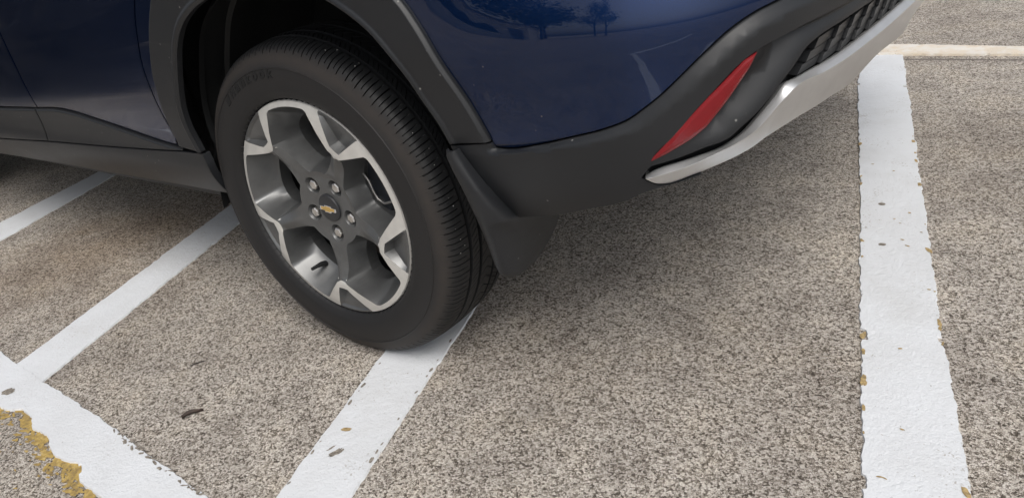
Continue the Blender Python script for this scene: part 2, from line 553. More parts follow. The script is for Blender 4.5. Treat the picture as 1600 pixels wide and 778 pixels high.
patches([blob((0.166, -0.212), 0.010, 0.006, 0.6, 53, 18, 0.35)], 0.0047, 'chip_yellow', s0)
eb = []
for k in range(17):
    t = r.uniform(0.0, 1.0)
    a, b = np.array((0.181, -0.397)), np.array((0.060, 0.0))
    c, d_ = np.array((0.300, -0.31)), np.array((0.150, 0.18))
    e = (a + (b - a) * t + np.array([.006, 0])) if r.rand() < 0.4 else (c + (d_ - c) * t - np.array([.007, 0]))
    s = r.uniform(0.2, 1.0) ** 1.6
    eb.append(blob(e, 0.008 * s + 0.0015, 0.003 * s + 0.0009, ANG + r.uniform(-.3, .3), 300 + k, 10, 0.4))
patches(eb, 0.0048, 'chip', s0)
patches([blob((-0.71, -0.477), 0.017, 0.012, 0.5, 61, 24, 0.25)], 0.0069, 'chip', border)
eb = []
for k in range(40):
    t = r.uniform(0, 1)
    e = np.array((-0.32, -0.430)) * (1 - t) + np.array((0.07, -0.455)) * t - np.array((0, r.uniform(0.0, 0.012)))
    eb.append(blob(e, r.uniform(.002, .009), r.uniform(.0012, .0035), r.uniform(-.6, .6), 400 + k, 10, 0.45))
patches(eb, 0.0069, 'chip', border)

# small litter on the concrete
def tube(name, pts, rad, mat, parent=None, n=8, label=None):
    P = [Vector(p) for p in pts]
    V, F = [], []
    rads = rad if isinstance(rad, (list, tuple)) else [rad] * len(P)
    up = Vector((0, 0, 1))
    for i, q in enumerate(P):
        d = (P[min(i + 1, len(P) - 1)] - P[max(i - 1, 0)]).normalized()
        a = d.cross(up)
        if a.length < 1e-4:
            a = d.cross(Vector((1, 0, 0)))
        a.normalize(); b = d.cross(a)
        for k in range(n):
            t = 2 * math.pi * k / n
            V.append(q + (a * math.cos(t) + b * math.sin(t)) * rads[i])
    for i in range(len(P) - 1):
        for k in range(n):
            F.append((i*n+k, i*n+(k+1) % n, (i+1)*n+(k+1) % n, (i+1)*n+k))
    F.append(tuple(range(n))[::-1]); F.append(tuple((len(P)-1)*n + k for k in range(n)))
    return mesh_obj(name, V, F, mat, parent, sharp=50)

tag(tube('twig', [(-0.361, -0.215, .002), (-0.352, -0.201, .0035), (-0.343, -0.186, .0025)], [0.0009, 0.0013, 0.0008], 'twig'),
    'thin dark straight twig lying on the concrete left of the wheel', 'twig')
def leaf():
    V, F = [], []
    a, b = np.array((-0.198, -0.341)), np.array((-0.177, -0.302))
    d = (b - a); L = np.linalg.norm(d); d /= L; nrm = np.array((-d[1], d[0]))
    N = 14
    for i in range(N + 1):
        t = i / N
        w = 0.0075 * math.sin(math.pi * min(1, t * 0.93 + 0.07)) ** 0.7 * (1 - 0.4 * t)
        for j, u in enumerate((-1, -0.5, 0, 0.5, 1)):
            q = a + d * L * t + nrm * (w * u * (1 + 0.1 * math.sin(9 * t + j)) + 0.003 * math.sin(3 * t))
            V.append((q[0], q[1], 0.0025 + 0.0055 * u * u + 0.002 * math.sin(5 * t)))
    for i in range(N):
        for j in range(4):
            F.append((i*5+j, i*5+j+1, (i+1)*5+j+1, (i+1)*5+j))
    n = len(V)
    V += [(x, y, z - 0.0006) for x, y, z in V]
    F += [tuple(n + k for k in f[::-1]) for f in F]
    return mesh_obj('dry_leaf', V, F, 'leaf')
tag(leaf(), 'curled dark brown dry leaf on the concrete below the twig', 'leaf')

# ------------------------------------------------------------------ car body surface: plan curve and section offsets
CY = 0.88                                          # car centre line
PLAN = [(-3.9,0.0),(-1.0,0.0),(0.3,0.0),(0.5,0.005),(0.62,0.02),(0.715,0.05),(0.785,0.10),(0.835,0.17),(0.87,0.28),(0.89,0.45),(0.90,0.65),(0.905,0.88),(0.90,1.11),(0.89,1.31),(0.87,1.48),(0.835,1.59)]
def _plan():
    P = np.array(PLAN, float); out = []
    Q = np.vstack([2*P[0]-P[1], P, 2*P[-1]-P[-2]])
    for i in range(len(P)-1):
        a, b, c, d = Q[i:i+4]
        l1 = np.linalg.norm(c-b); l0 = np.linalg.norm(b-a); l2 = np.linalg.norm(d-c)
        t1 = ((b-a)/l0*l1+(c-b)/l1*l0)/(l0+l1)*l1; t2 = ((c-b)/l1*l2+(d-c)/l2*l1)/(l1+l2)*l1
        for k in range(40):
            t = k/40; out.append((2*t**3-3*t*t+1)*b+(t**3-2*t*t+t)*t1+(-2*t**3+3*t*t)*c+(t**3-t*t)*t2)
    out.append(P[-1]); out = np.array(out)
    s = np.concatenate([[0], np.cumsum(np.linalg.norm(np.diff(out, axis=0), axis=1))])
    i0 = np.argmin(np.abs(out[:, 0]-0.3)+10*(out[:, 1] > .1)); s = s-s[i0]+0.3
    t = np.gradient(out, s, axis=0); t /= np.linalg.norm(t, axis=1)[:, None]
    return s, out, t
_S, _P, _T = _plan()
S_MID = float(np.interp(0.88, _P[_S > 0.5][:, 1], _S[_S > 0.5]))
SIDE = np.array([(.20,.14),(.28,.075),(.30,.05),(.34,.018),(.42,-.020),(.45,-.0200),(.48,-.0225),(.52,-.0288),(.56,-.0332),(.62,-.0355),(.75,-.0370),(.9,-.036),(1.0,-.02),(1.1,.01)])
REAR = np.array([(.25,.16),(.35,.06),(.38,.042),(.41,.024),(.45,.006),(.5,-.008),(.55,-.018),(.6,-.024),(.64,-.0278),(.67,-.0290),(.70,-.0270),(.73,-.0212),(.76,-.0125),(.80,.001),(.9,.022),(1.0,.035),(1.1,.045)])
def _pchip(z, T):
    x, y = T[:, 0], T[:, 1]; h = np.diff(x); d = np.diff(y)/h
    m = np.zeros(len(x)); m[0] = d[0]; m[-1] = d[-1]
    m[1:-1] = (d[:-1]*h[1:]+d[1:]*h[:-1])/(h[1:]+h[:-1])
    z = np.clip(z, x[0], x[-1]); i = np.clip(np.searchsorted(x, z)-1, 0, len(x)-2); t = (z-x[i])/h[i]
    return (2*t**3-3*t*t+1)*y[i]+(t**3-2*t*t+t)*h[i]*m[i]+(-2*t**3+3*t*t)*y[i+1]+(t**3-t*t)*h[i]*m[i+1]
def surf(s, z, h=0.0):
    s = np.asarray(s, float); z = np.asarray(z, float)
    px = np.interp(s, _S, _P[:, 0]); py = np.interp(s, _S, _P[:, 1])
    tx = np.interp(s, _S, _T[:, 0]); ty = np.interp(s, _S, _T[:, 1])
    l = np.hypot(tx, ty); tx = tx/l; ty = ty/l
    w = np.clip((s-0.2)/0.3, 0, 1); w = w*w*(3-2*w)
    w2 = np.clip((s-0.33)/0.30, 0, 1); w2 = w2*w2*(3-2*w2)
    k = np.clip((z-0.60)/0.10, 0, 1); k = k*k*(3-2*k)
    w = w + (w2-w)*k
    o = _pchip(z, SIDE)*(1-w)+_pchip(z, REAR)*w - h
    return np.stack([px-ty*o, py+tx*o, z], -1)

car = bpy.data.objects.new('parked_car', None)
car.location = (-1.35, CY, 0)
COL.objects.link(car)
tag(car, 'dark blue car with grey cladding, its rear wheel standing on a white line', 'car')

def hexgrid(poly, step):
    lo, hi = poly.min(axis=0), poly.max(axis=0)
    out = []
    j = 0
    y = lo[1]
    while y < hi[1]:
        out += [(x, y) for x in np.arange(lo[0] + (step / 2 if j % 2 else 0), hi[0], step)]
        y += step * 0.87; j += 1
    P = np.array(out)
    P = P[in_poly(P, poly)]
    return P[dist_line(P, poly, True) > step * 0.45]

def panel(name, poly, mat, h=None, depth=0.022, step=0.014, estep=0.006, parent=car, rings=(0.003,), edge_round=0.0015, lines=()):
    """Body panel: polygon in (s, z) laid on the body surface with relief h(P), a rolled edge and a return of given depth."""
    poly = densify(poly, estep, True)
    hf = (lambda P: np.zeros(len(P))) if h is None else (lambda P: np.zeros(len(P)) + h(P))
    pts = [hexgrid(poly, step)]
    area2 = np.sum(poly[:, 0]*np.roll(poly[:, 1], -1) - np.roll(poly[:, 0], -1)*poly[:, 1])
    tan = np.roll(poly, -1, axis=0) - np.roll(poly, 1, axis=0)
    tan /= np.linalg.norm(tan, axis=1)[:, None] + 1e-12
    inn = np.stack([-tan[:, 1], tan[:, 0]], 1) * (1 if area2 > 0 else -1)
    for rg in rings:
        q = poly + inn * rg
        q = q[in_poly(q, poly)]
        q = q[dist_line(q, poly, True) > rg * 0.8]
        pts.append(q)
    allp = np.concatenate(pts)
    ln2 = []
    for ln in lines:
        ln = np.asarray(ln, float)
        ln = ln[in_poly(ln, poly)]
        ln = ln[dist_line(ln, poly, True) > 0.0012]
        ln2.append(ln)
        allp = allp[dist_line(allp, ln) > 0.0025]
    V2, F = cdt([poly], allp, poly, ln2)
    def full(P):
        d = dist_line(P, poly, True)
        return hf(P) - edge_round * (1 - np.clip(d / 0.003, 0, 1)) ** 2
    H = full(V2)
    V = surf(V2[:, 0], V2[:, 1], H)
    e = 6e-4
    def S3(P):
        return surf(P[:, 0], P[:, 1], hf(P))
    du = S3(V2 + [e, 0]) - S3(V2 - [e, 0]); dv = S3(V2 + [0, e]) - S3(V2 - [0, e])
    N = np.cross(du, dv); N /= np.linalg.norm(N, axis=1)[:, None]
    n0 = len(V)
    # return flange round the rim
    if depth > 0:
        b = poly if area2 > 0 else poly[::-1]
        hb = full(b)
        top = surf(b[:, 0], b[:, 1], hb); bot = surf(b[:, 0], b[:, 1], hb - depth)
        m = len(b)
        V = np.concatenate([V, top, bot])
        F2 = [(n0 + i, n0 + m + i, n0 + m + (i+1) % m, n0 + (i+1) % m) for i in range(m)]
        wn_ = np.cross(np.roll(top, -1, 0) - np.roll(top, 1, 0), top - bot); wn_ /= np.linalg.norm(wn_, axis=1)[:, None] + 1e-12
        N = np.concatenate([N, wn_, wn_])
        F = [tuple(f) for f in F] + F2
    return mesh_obj(name, V, F, mat, parent, normals=N)

# ---- key curves in (s, z)
blue_low = [(0.4925,0.5296),(0.5028,0.5285),(0.5761,0.5393),(0.6184,0.5495),(0.677,0.5634),(0.7064,0.5741),(0.7286,0.5888),(0.7491,0.6036),(0.7789,0.6294),(0.8068,0.6535),(0.8399,0.6763),(0.8763,0.69),(0.9101,0.6956),(1.0,0.700),(1.2,0.703),(S_MID,0.704)]
flare_out = [(-0.3924,0.4665),(-0.388,0.5264),(-0.3734,0.5972),(-0.3687,0.6201),(-0.3404,0.6813),(-0.3069,0.7338),(-0.2655,0.783),(-0.195,0.845),(-0.095,0.892),(0.005,0.908),(0.105,0.903),(0.205,0.879),(0.296,0.838),(0.358,0.793),(0.3882,0.7622),(0.412,0.7245),(0.4396,0.666),(0.4694,0.6012),(0.4858,0.5525),(0.4894,0.5390)]
flare_in = [(-0.3085,0.4580),(-0.3113,0.4891),(-0.3034,0.547),(-0.2905,0.5817),(-0.2583,0.6429),(-0.2279,0.6905),(-0.1843,0.7329),(-0.1431,0.7563),(-0.0902,0.776),(-0.0382,0.789),(0.02,0.798),(0.08,0.801),(0.14,0.797),(0.19,0.786),(0.2299,0.7704),(0.2775,0.7433),(0.3124,0.7168),(0.347,0.6763),(0.3711,0.6395),(0.383,0.6122),(0.4046,0.5678),(0.4140,0.5360)]
clad_top = [(-1.2914,0.5074),(-1.0323,0.5189),(-0.9049,0.5239),(-0.8158,0.5169),(-0.7346,0.5052),(-0.6219,0.4886),(-0.5212,0.4729),(-0.4467,0.4635),(-0.3901,0.4593)]
midline = [(-1.4053,0.4033),(-1.0688,0.4219),(-0.6854,0.4374),(-0.4415,0.4501),(-0.3880,0.4535)]
sill_arch = [(-0.3085,0.4545),(-0.3031,0.4301),(-0.308,0.385),(-0.3178,0.3440)]
sill_bot = [(-2.28,0.318),(-1.6085,0.3187),(-1.1398,0.3315),(-0.9243,0.3320),(-0.7141,0.3367),(-0.4674,0.3425),(-0.3178,0.3440)]
door_rear = [(-0.4080,0.485),(-0.4106,0.5205),(-0.4131,0.5827),(-0.4085,0.6458),(-0.3878,0.7014),(-0.3653,0.7464),(-0.3334,0.790),(-0.285,0.836),(-0.22,0.90),(-0.17,1.0)]
FO, FI = smooth_curve(flare_out, 0.008), smooth_curve(flare_in, 0.008)
BL = smooth_curve(blue_low, 0.008)
CT, ML = smooth_curve(clad_top, 0.01), smooth_curve(midline, 0.01)
DR = smooth_curve(door_rear, 0.01)
SEAM_Z = [(0.345, 0.800), (0.47, 0.842), (0.62, 0.862), (0.80, 0.868), (S_MID, 0.870)]
SZ = smooth_curve(SEAM_Z, 0.01)

# painted panels
fo_hi = [p for p in FO if p[1] > 0.467]
i_split = int(np.argmin(np.linalg.norm(FO - np.array((0.345, 0.795)), axis=1)))
panel('rear_bumper_cover', list(FO[i_split:-1]) + [(0.4895, 0.535)] + list(BL) + list(SZ[::-1] - [0, 0.002]), 'paint', step=0.013)
panel('rear_quarter_panel', list(SZ + [0, 0.002]) + [(S_MID, 1.0), (0.5, 1.0)] + [(-0.165, 1.0)] + list(DR[::-1][:-2] + [0.004, 0]) + [p for p in FO[:i_split] if p[1] > 0.53], 'paint', step=0.02)
panel('rear_door', [(-1.037, 0.5215)] + [p + [0, 0.003] for p in CT if -1.030 < p[0] < -0.412] + list(DR) + [(-1.037, 1.0)], 'paint', step=0.02)
panel('front_door', [(-2.02, 0.49)] + [(-1.6, 0.500), (-1.2972, 0.5094)] + [p + [0, 0.003] for p in CT if -1.297 < p[0] < -1.043] + [(-1.043, 0.521), (-1.043, 1.0), (-2.02, 1.0)], 'paint', step=0.03)

# wheel-arch flare with a raised lip and a rolled outer edge
def h_flare(P):
    di, do = dist_line(P, FI), dist_line(P, FO)
    return 0.004 + 0.007 * np.clip(do / 0.006, 0, 1) + 0.004 * (1 - sstep((di - 0.007) / 0.009)) - 0.004 * (1 - sstep(di / 0.006))
panel('wheel_arch_flare', list(FO[:-1]) + [(0.4890, 0.5400), (0.4135, 0.5345)] + list(FI[::-1][1:]), 'clad', h_flare, depth=0.012, step=0.012, rings=(0.002, 0.005, 0.008, 0.012, 0.016, 0.02))

# door cladding and sill
def h_clad(P):
    return 0.004 + 0.004 * sstep(dist_line(P, CT) / 0.004)
panel('rear_door_cladding', [(-1.066, 0.4235)] + [p + [0, 0.0015] for p in ML if -1.064 < p[0]] + list(CT[::-1][1:][:-1][:int(len(CT))]) [0:0] + [p for p in CT[::-1] if p[0] > -1.034] + [(-1.037, 0.5183)], 'clad', h_clad, step=0.014, rings=(0.003, 0.007, 0.012))
panel('front_door_cladding', [(-2.02, 0.388)] + [(-1.5, 0.4015)] + [p + [0, 0.0015] for p in ML if p[0] < -1.074] + [(-1.071, 0.4235), (-1.043, 0.5183)] + [p for p in CT[::-1] if p[0] < -1.045] + [(-1.6, 0.497), (-2.02, 0.487)], 'clad', h_clad, step=0.02, rings=(0.003, 0.007, 0.012))
SA = smooth_curve(sill_arch, 0.008)
panel('sill_cladding', [p for p in sill_bot] + list(SA[::-1][1:]) + [(-0.387, 0.4520)] + list(ML[::-1][1:] - [0, .0015]) + [(-1.9, 0.386), (-2.28, 0.378)], 'clad', lambda P: 0.010 + 0 * P[:, 0], depth=0.018, step=0.014)
# thin pinch-weld seam under the sill
def strip3(name, A, B, th, mat, parent=car):
    A, B = np.array(A, float), np.array(B, float)
    n = len(A)
    off = np.array([0, th, 0])
    V = np.concatenate([A, B, B + off, A + off])
    F = []
    for i in range(n - 1):
        for k in range(4):
            a, b = k*n, ((k+1) % 4)*n
            F.append((a+i, a+i+1, b+i+1, b+i))
    F += [(0, n, 2*n, 3*n), (n-1, 4*n-1, 3*n-1, 2*n-1)]
    return mesh_obj(name, V, F, mat, parent, sharp=30)
xs = np.linspace(-2.2, -0.45, 20)
strip3('sill_seam', [(x, 0.060, 0.318) for x in xs], [(x, 0.060, 0.2965) for x in xs], 0.004, 'clad')

# ---- rear bumper cladding, pocket, reflector, grille, skid trim
bump_bot = [(0.4890,0.3872),(0.5619,0.4019),(0.623,0.4206),(0.6915,0.4405),(0.7117,0.4510),(0.7486,0.4625),(0.787,0.4690),(0.83,0.478)]
pocket_up = [(0.7298,0.4987),(0.7324,0.5105),(0.7629,0.5441),(0.7898,0.5758),(0.8076,0.5941),(0.8526,0.6329),(0.8725,0.6420),(0.9031,0.6488),(0.941,0.6534),(0.9997,0.6551),(1.0713,0.656),(1.3,0.657),(S_MID,0.657)]
pocket_low = [(0.7298,0.4987),(0.7676,0.5066),(0.8021,0.5158),(0.8372,0.5225),(0.8552,0.5352),(0.874,0.5472),(0.8983,0.5674),(0.9184,0.5862)]
mesh_top = [(0.9184,0.5862),(0.934,0.5979),(0.9608,0.619),(0.9873,0.6259),(1.0552,0.6310),(1.171,0.6310),(S_MID,0.6310)]
strip_up = [(0.7222,0.4811),(0.7327,0.4872),(0.7869,0.4996),(0.8419,0.5106),(0.8651,0.5221),(0.8844,0.5382),(0.9117,0.5616),(0.9271,0.5748),(0.955,0.5758),(1.1129,0.5775),(1.3709,0.5800),(S_MID,0.5800)]
strip_ridge = [(0.7222,0.4808),(0.735,0.4830),(0.7869,0.4955),(0.817,0.5055),(0.8529,0.5160),(0.8756,0.5265),(0.9111,0.5555),(0.933,0.5682),(1.0051,0.5698),(1.1335,0.5699),(S_MID,0.5740)]
strip_low = [(0.7222,0.4806),(0.735,0.4686),(0.7495,0.4652),(0.787,0.4731),(0.8443,0.4842),(0.8866,0.4921),(0.9335,0.5000),(1.0699,0.5027),(1.1819,0.4965),(1.23,0.5040),(1.2763,0.5080),(1.36,0.5040),(1.424,0.4996),(1.455,0.5020),(1.468,0.5120),(1.485,0.5270),(S_MID,0.5340)]
PU, PL = smooth_curve(pocket_up, 0.007), smooth_curve(pocket_low, 0.007)
MT, SU, SR, SL = (smooth_curve(c, 0.007) for c in (mesh_top, strip_up, strip_ridge, strip_low))
BB = smooth_curve(bump_bot, 0.01)
BEV = smooth_curve([(0.41,0.517),(0.4898,0.5212),(0.5284,0.5257),(0.5737,0.5325),(0.6342,0.5420),(0.6893,0.5528),(0.7283,0.5665),(0.7546,0.5855),(0.7754,0.6020),(0.8022,0.6250),(0.8335,0.6485),(0.8591,0.6670),(0.9054,0.6790),(0.957,0.6850),(1.1,0.687),(S_MID,0.687)], 0.01)
BLc = BL - [0, 0.003]
def h_bump(P):
    dt = dist_line(P, BLc); db = dist_line(P, BEV)
    bev = dt / (dt + db + 1e-9)
    above = P[:, 1] > np.interp(P[:, 0], BEV[:, 0], BEV[:, 1])
    return 0.001 + 0.011 * np.where(above, bev, 1.0)
body = [(0.4140, 0.5300), (0.4885, 0.5365)] + list(BLc) + list(PU[::-1]) + [(0.7222, 0.4895), (0.7160, 0.4808), (0.735, 0.4662)] + [p - [0, 0.0015] for p in SL if 0.737 < p[0] < 0.80] + [p for p in BB[::-1] if p[0] < 0.80] + [(0.466, 0.38), (0.43, 0.47)]
panel('rear_bumper_cladding', body, 'clad', h_bump, depth=0.05, step=0.011, rings=(0.002, 0.005), lines=[BEV])
PUl = np.array([p for p in PU if p[0] < 0.878]); PUr = np.array([p for p in PU if p[0] >= 0.868])
PLM = np.concatenate([PL, MT[1:]])
def h_pocket(P):
    a, b = dist_line(P, PUl), dist_line(P, PUr)
    c = dist_line(P, PLM)
    ramp = np.minimum(np.clip(a / 0.040, 0, 1), np.clip(b / 0.008, 0, 1))
    return 0.010 - 0.024 * ramp * sstep(c / 0.055)
panel('bumper_pocket', list(PLM) + list(PU[::-1][:-1]), 'clad', h_pocket, depth=0.03, step=0.009, rings=(0.002, 0.005, 0.009, 0.014))
refl = [(0.8715,0.6385),(0.8622,0.6198),(0.8360,0.5854),(0.8195,0.5658),(0.8045,0.5478),(0.7855,0.5340),(0.7508,0.5158),(0.7265,0.5055),(0.7615,0.5438),(0.7898,0.5750),(0.8076,0.5932),(0.8526,0.6322)]
RF = np.array(refl)
rl = densify(refl, 0.005, True)
panel('rear_reflector', refl, 'red', lambda P: 0.0118 - 0.09 * dist_line(P, PUl) + 0.002 * sstep(dist_line(P, rl, True) / 0.006), depth=0.02, step=0.006, rings=(0.0015, 0.003, 0.0045, 0.006))
panel('bumper_backing', [(0.70, 0.480), (0.735, 0.4705), (0.787, 0.4745), (0.844, 0.4855), (0.9335, 0.5015), (1.07, 0.5040), (S_MID, 0.535), (S_MID, 0.648), (0.96, 0.645), (0.87, 0.600), (0.76, 0.525), (0.70, 0.500)], 'black', lambda P: -0.019 + 0 * P[:, 0], depth=0.005, step=0.02)
def grille():
    V, F = [], []
    def blade(s0, s1, z0, z1, sh, h0, h1):
        q = [(s0, z0), (s1, z0), (s1 + sh, z1), (s0 + sh, z1)]
        n0 = len(V)
        top = [surf(a, b, h) for (a, b), h in zip(q, (h1, h0, h0, h1))]
        bot = [surf(a, b, -0.018) for (a, b) in q]
        V.extend(top); V.extend(bot)
        F.append((n0, n0+1, n0+2, n0+3))
        for k in range(4):
            F.append((n0+k, n0+4+k, n0+4+(k+1) % 4, n0+(k+1) % 4))
    rows = [(0.0005, 0.0115), (0.0140, 0.0255), (0.0280, 0.0400), (0.0425, 0.0530)]
    for j, (za, zb) in enumerate(rows):
        s = 0.90 + 0.019 * j
        while s < S_MID - 0.02:
            zs_ = float(np.interp(s + .025, SU[:, 0], SU[:, 1]))
            top = float(np.interp(s, MT[:, 0], MT[:, 1])) - .0015
            if s > 0.9271 and zs_ + zb < top:
                blade(s, s + 0.0535, zs_ + za, zs_ + zb + 0.0012, 0.010, -0.006, -0.001)
            s += 0.0585
    return tag(mesh_obj('grille_mesh', V, F, 'grille', car, smooth=False), kind='stuff')
grille()
def skid_trim():
    q = np.concatenate([np.linspace(.7222, .98, 150), np.linspace(.984, S_MID, 90)])
    zu, zr, zl = (np.interp(q, c[:, 0], c[:, 1]) for c in (SU, SR, SL))
    drop = np.minimum(0.017, 0.30 * (zr - zl))
    rows = [(zu - 0.003, -0.006 + 0 * q)]
    for a in (0, .1, .35, .6, .85, .97, 1.0):
        rows.append((zu + (zr - zu) * a, 0.003 + 0.0125 * a - (0.0012 if a == 0 else 0) - (0.0004 if a == 1 else 0) + 0 * q))
    for b in (.05, .12, .3, .5, .7, .9, .97, 1.0):
        rows.append((zr + (zl - zr) * b, 0.0155 - drop * b - (0.0022 if b == 1 else (0.0005 if b == .97 else 0))))
    rows.append((zl + 0.002, 0.0 * q - 0.03))
    n = len(q)
    V = np.concatenate([surf(q, z, h) for z, h in rows])
    F = [(k*n+i, (k+1)*n+i, (k+1)*n+i+1, k*n+i+1) for k in range(len(rows) - 1) for i in range(n - 1)]
    return mesh_obj('silver_skid_trim', V, F, 'silver', car, sharp=17)
skid_trim()

# ---- mud flap: a flange on the bumper edge that turns into a paddle behind the tyre
def mud_flap():
    rows = [  # z, points from the wheel side edge round to the inner end
        (0.530, [(0.417, -0.041), (0.423, -0.046), (0.431, -0.047), (0.4345, -0.044), (0.436, -0.030)]),
        (0.520, [(0.413, -0.033), (0.420, -0.046), (0.432, -0.047), (0.437, -0.043), (0.439, -0.028)]),
        (0.495, [(0.415, -0.026), (0.424, -0.043), (0.439, -0.045), (0.446, -0.041), (0.447, -0.020)]),
        (0.460, [(0.418, -0.016), (0.429, -0.035), (0.449, -0.040), (0.460, -0.036), (0.461, -0.010)]),
        (0.425, [(0.420, -0.008), (0.433, -0.028), (0.456, -0.033), (0.470, -0.026), (0.470, 0.020)]),
        (0.395, [(0.421, -0.002), (0.435, -0.021), (0.457, -0.026), (0.476, -0.012), (0.474, 0.060)]),
        (0.370, [(0.422, 0.002), (0.436, -0.015), (0.456, -0.019), (0.473, 0.010), (0.468, 0.150)]),
        (0.345, [(0.424, 0.004), (0.437, -0.010), (0.454, -0.012), (0.468, 0.020), (0.462, 0.175)]),
        (0.320, [(0.426, 0.004), (0.438, -0.006), (0.453, -0.006), (0.464, 0.025), (0.458, 0.176)]),
        (0.300, [(0.431, 0.003), (0.440, -0.003), (0.452, -0.001), (0.461, 0.028), (0.456, 0.160)]),
        (0.284, [(0.436, 0.004), (0.443, 0.001), (0.452, 0.005), (0.459, 0.034), (0.455, 0.135)]),
        (0.272, [(0.441, 0.012), (0.446, 0.011), (0.452, 0.018), (0.457, 0.045), (0.4545, 0.105)]),
        (0.266, [(0.445, 0.026), (0.448, 0.026), (0.452, 0.034), (0.455, 0.054), (0.454, 0.085)]),
    ]
    zc = np.array([r[0] for r in rows])
    zs = np.linspace(zc[0], zc[-1], 60)
    grid = []
    for z in zs:
        ctrl = [(np.interp(-z, -zc, [r[1][k][0] for r in rows]), np.interp(-z, -zc, [r[1][k][1] for r in rows])) for k in range(5)]
        c = smooth_curve(ctrl, 0.004)
        d = np.concatenate([[0], np.cumsum(np.linalg.norm(np.diff(c, axis=0), axis=1))])
        t = np.linspace(0, d[-1], 40)
        grid.append(np.stack([np.interp(t, d, c[:, 0]), np.interp(t, d, c[:, 1]), np.full(40, z)], 1))
    G = np.array(grid)
    n, m = G.shape[:2]
    du = np.gradient(G, axis=1); dv = np.gradient(G, axis=0)
    N = np.cross(du, dv); N /= np.linalg.norm(N, axis=2)[:, :, None] + 1e-12
    B = G + N * 0.005                       # the back side, 5 mm behind
    V = np.concatenate([G.reshape(-1, 3), B.reshape(-1, 3)])
    F = []
    o = n * m
    for i in range(n - 1):
        for j in range(m - 1):
            a, b, c, d = i*m+j, i*m+j+1, (i+1)*m+j+1, (i+1)*m+j
            F.append((a, d, c, b)); F.append((o+a, o+b, o+c, o+d))
    for i in range(n - 1):
        F.append((i*m, o+i*m, o+(i+1)*m, (i+1)*m)); F.append((i*m+m-1, (i+1)*m+m-1, o+(i+1)*m+m-1, o+i*m+m-1))
    for j in range(m - 1):
        F.append((j, j+1, o+j+1, o+j)); k = (n-1)*m
        F.append((k+j, o+k+j, o+k+j+1, k+j+1))
    return mesh_obj('mud_flap', V, F, 'flap', car, sharp=50)
flap = mud_flap()

# ---- wheel-arch liner
def liner():
    c = np.array([(-0.3636, 0.30), (-0.352, 0.345), (-0.345, 0.40)] + [tuple(p) for p in FI] + [(0.405, 0.50), (0.412, 0.45), (0.42, 0.40)])
    cen = np.array((0.02, 0.36))
    ys = [(0.004, 0.004), (0.022, 0.010), (0.030, 0.024), (0.085, 0.026), (0.092, 0.018), (0.20, 0.020), (0.33, 0.016)]
    V, F = [], []
    for y, off in ys:
        for p in c:
            d = (p - cen); d /= np.linalg.norm(d)
            q = p + d * off
            V.append((q[0], y, q[1]))
    n = len(c)
    for k in range(len(ys) - 1):
        for i in range(n - 1):
            F.append((k*n+i, k*n+i+1, (k+1)*n+i+1, (k+1)*n+i))
    k = (len(ys)-1)*n
    V.append((0.02, 0.33, 0.40)); ci = len(V)-1
    for i in range(n - 1):
        F.append((k+i, k+i+1, ci))
    F.append((k+n-1, k, ci))
    return mesh_obj('wheel_arch_liner', V, F, 'black', car, sharp=40)
liner_o = liner()

# ---- hidden floor and the inner body, so that no light leaks through
def box(name, x0, x1, y0, y1, z0, z1, mat, parent=car, bev=0.02):
    bm = bmesh.new()
    bmesh.ops.create_cube(bm, size=1.0)
    for v in bm.verts:
        v.co = Vector(((x0+x1)/2 + v.co.x*(x1-x0), (y0+y1)/2 + v.co.y*(y1-y0), (z0+z1)/2 + v.co.z*(z1-z0)))
    if bev:
        bmesh.ops.bevel(bm, geom=bm.edges[:], offset=bev, segments=2, affect='EDGES')
    me = bpy.data.meshes.new(name)
    bm.to_mesh(me); bm.free()
    me.materials.append(MAT[mat])
    o = bpy.data.objects.new(name, me); COL.objects.link(o)
    o.parent = parent; o.matrix_parent_inverse = parent_matrix(parent).inverted()
    return o
W2 = 2 * CY
box('floor_pan', -3.35, 0.26, 0.36, W2-0.36, 0.235, 0.96, 'black')
box('boot_floor', 0.20, 0.62, 0.345, W2-0.345, 0.455, 0.95, 'black')
box('floor_side', -2.22, -0.50, 0.085, 0.37, 0.315, 0.94, 'black')
box('rear_crash_beam', 0.56, 0.80, 0.26, W2-0.26, 0.56, 0.93, 'black')

# ------------------------------------------------------------------ wheel
HZ = 0.343
R = 0.233
PHI = [54.5 + 72 * k for k in range(5)]
def pol(r, a):
    return (R * r * math.cos(math.radians(a)), R * r * math.sin(math.radians(a)))
def arc(r, a0, a1, n):
    return [(r, a0 + (a1 - a0) * i / n) for i in range(n + 1)]
win_p = [(.355, 19.0), (.40, 14.0), (.45, 11.2), (.52, 8.9), (.60, 6.8), (.69, 4.5), (.940, 24.0), (.953, 25.6)] + arc(.957, 27, 53.5, 22) + [(.953, 54.6), (.940, 56.0), (.70, 67.5), (.60, 65.2), (.52, 63.1), (.45, 60.8), (.40, 58.0), (.355, 53.0)] + arc(.35, 50, 22, 10)
hole_p = [(.42, 23), (.47, 16.5), (.53, 13), (.60, 10.8), (.66, 10.2), (.71, 10.8), (.755, 13), (.79, 17), (.812, 22)] + arc(.82, 26, 46, 10) + [(.812, 50), (.79, 55), (.755, 59), (.71, 61.2), (.66, 61.8), (.60, 61.2), (.53, 59), (.47, 55.5), (.42, 49)] + arc(.41, 46, 26, 8)
pocket_p = [(.985, -8.5), (.752, -3.4), (.750, 0.5), (.760, 4.6), (.975, 16.0)] + arc(.985, 14, -7, 10)
def loop(pp, off, step=0.003):
    return densify([pol(r_, a_ + off) for r_, a_ in pp], step, True)
WIN = [loop(win_p, f) for f in PHI]
HOLE = [loop(hole_p, f, 0.0025) for f in PHI]
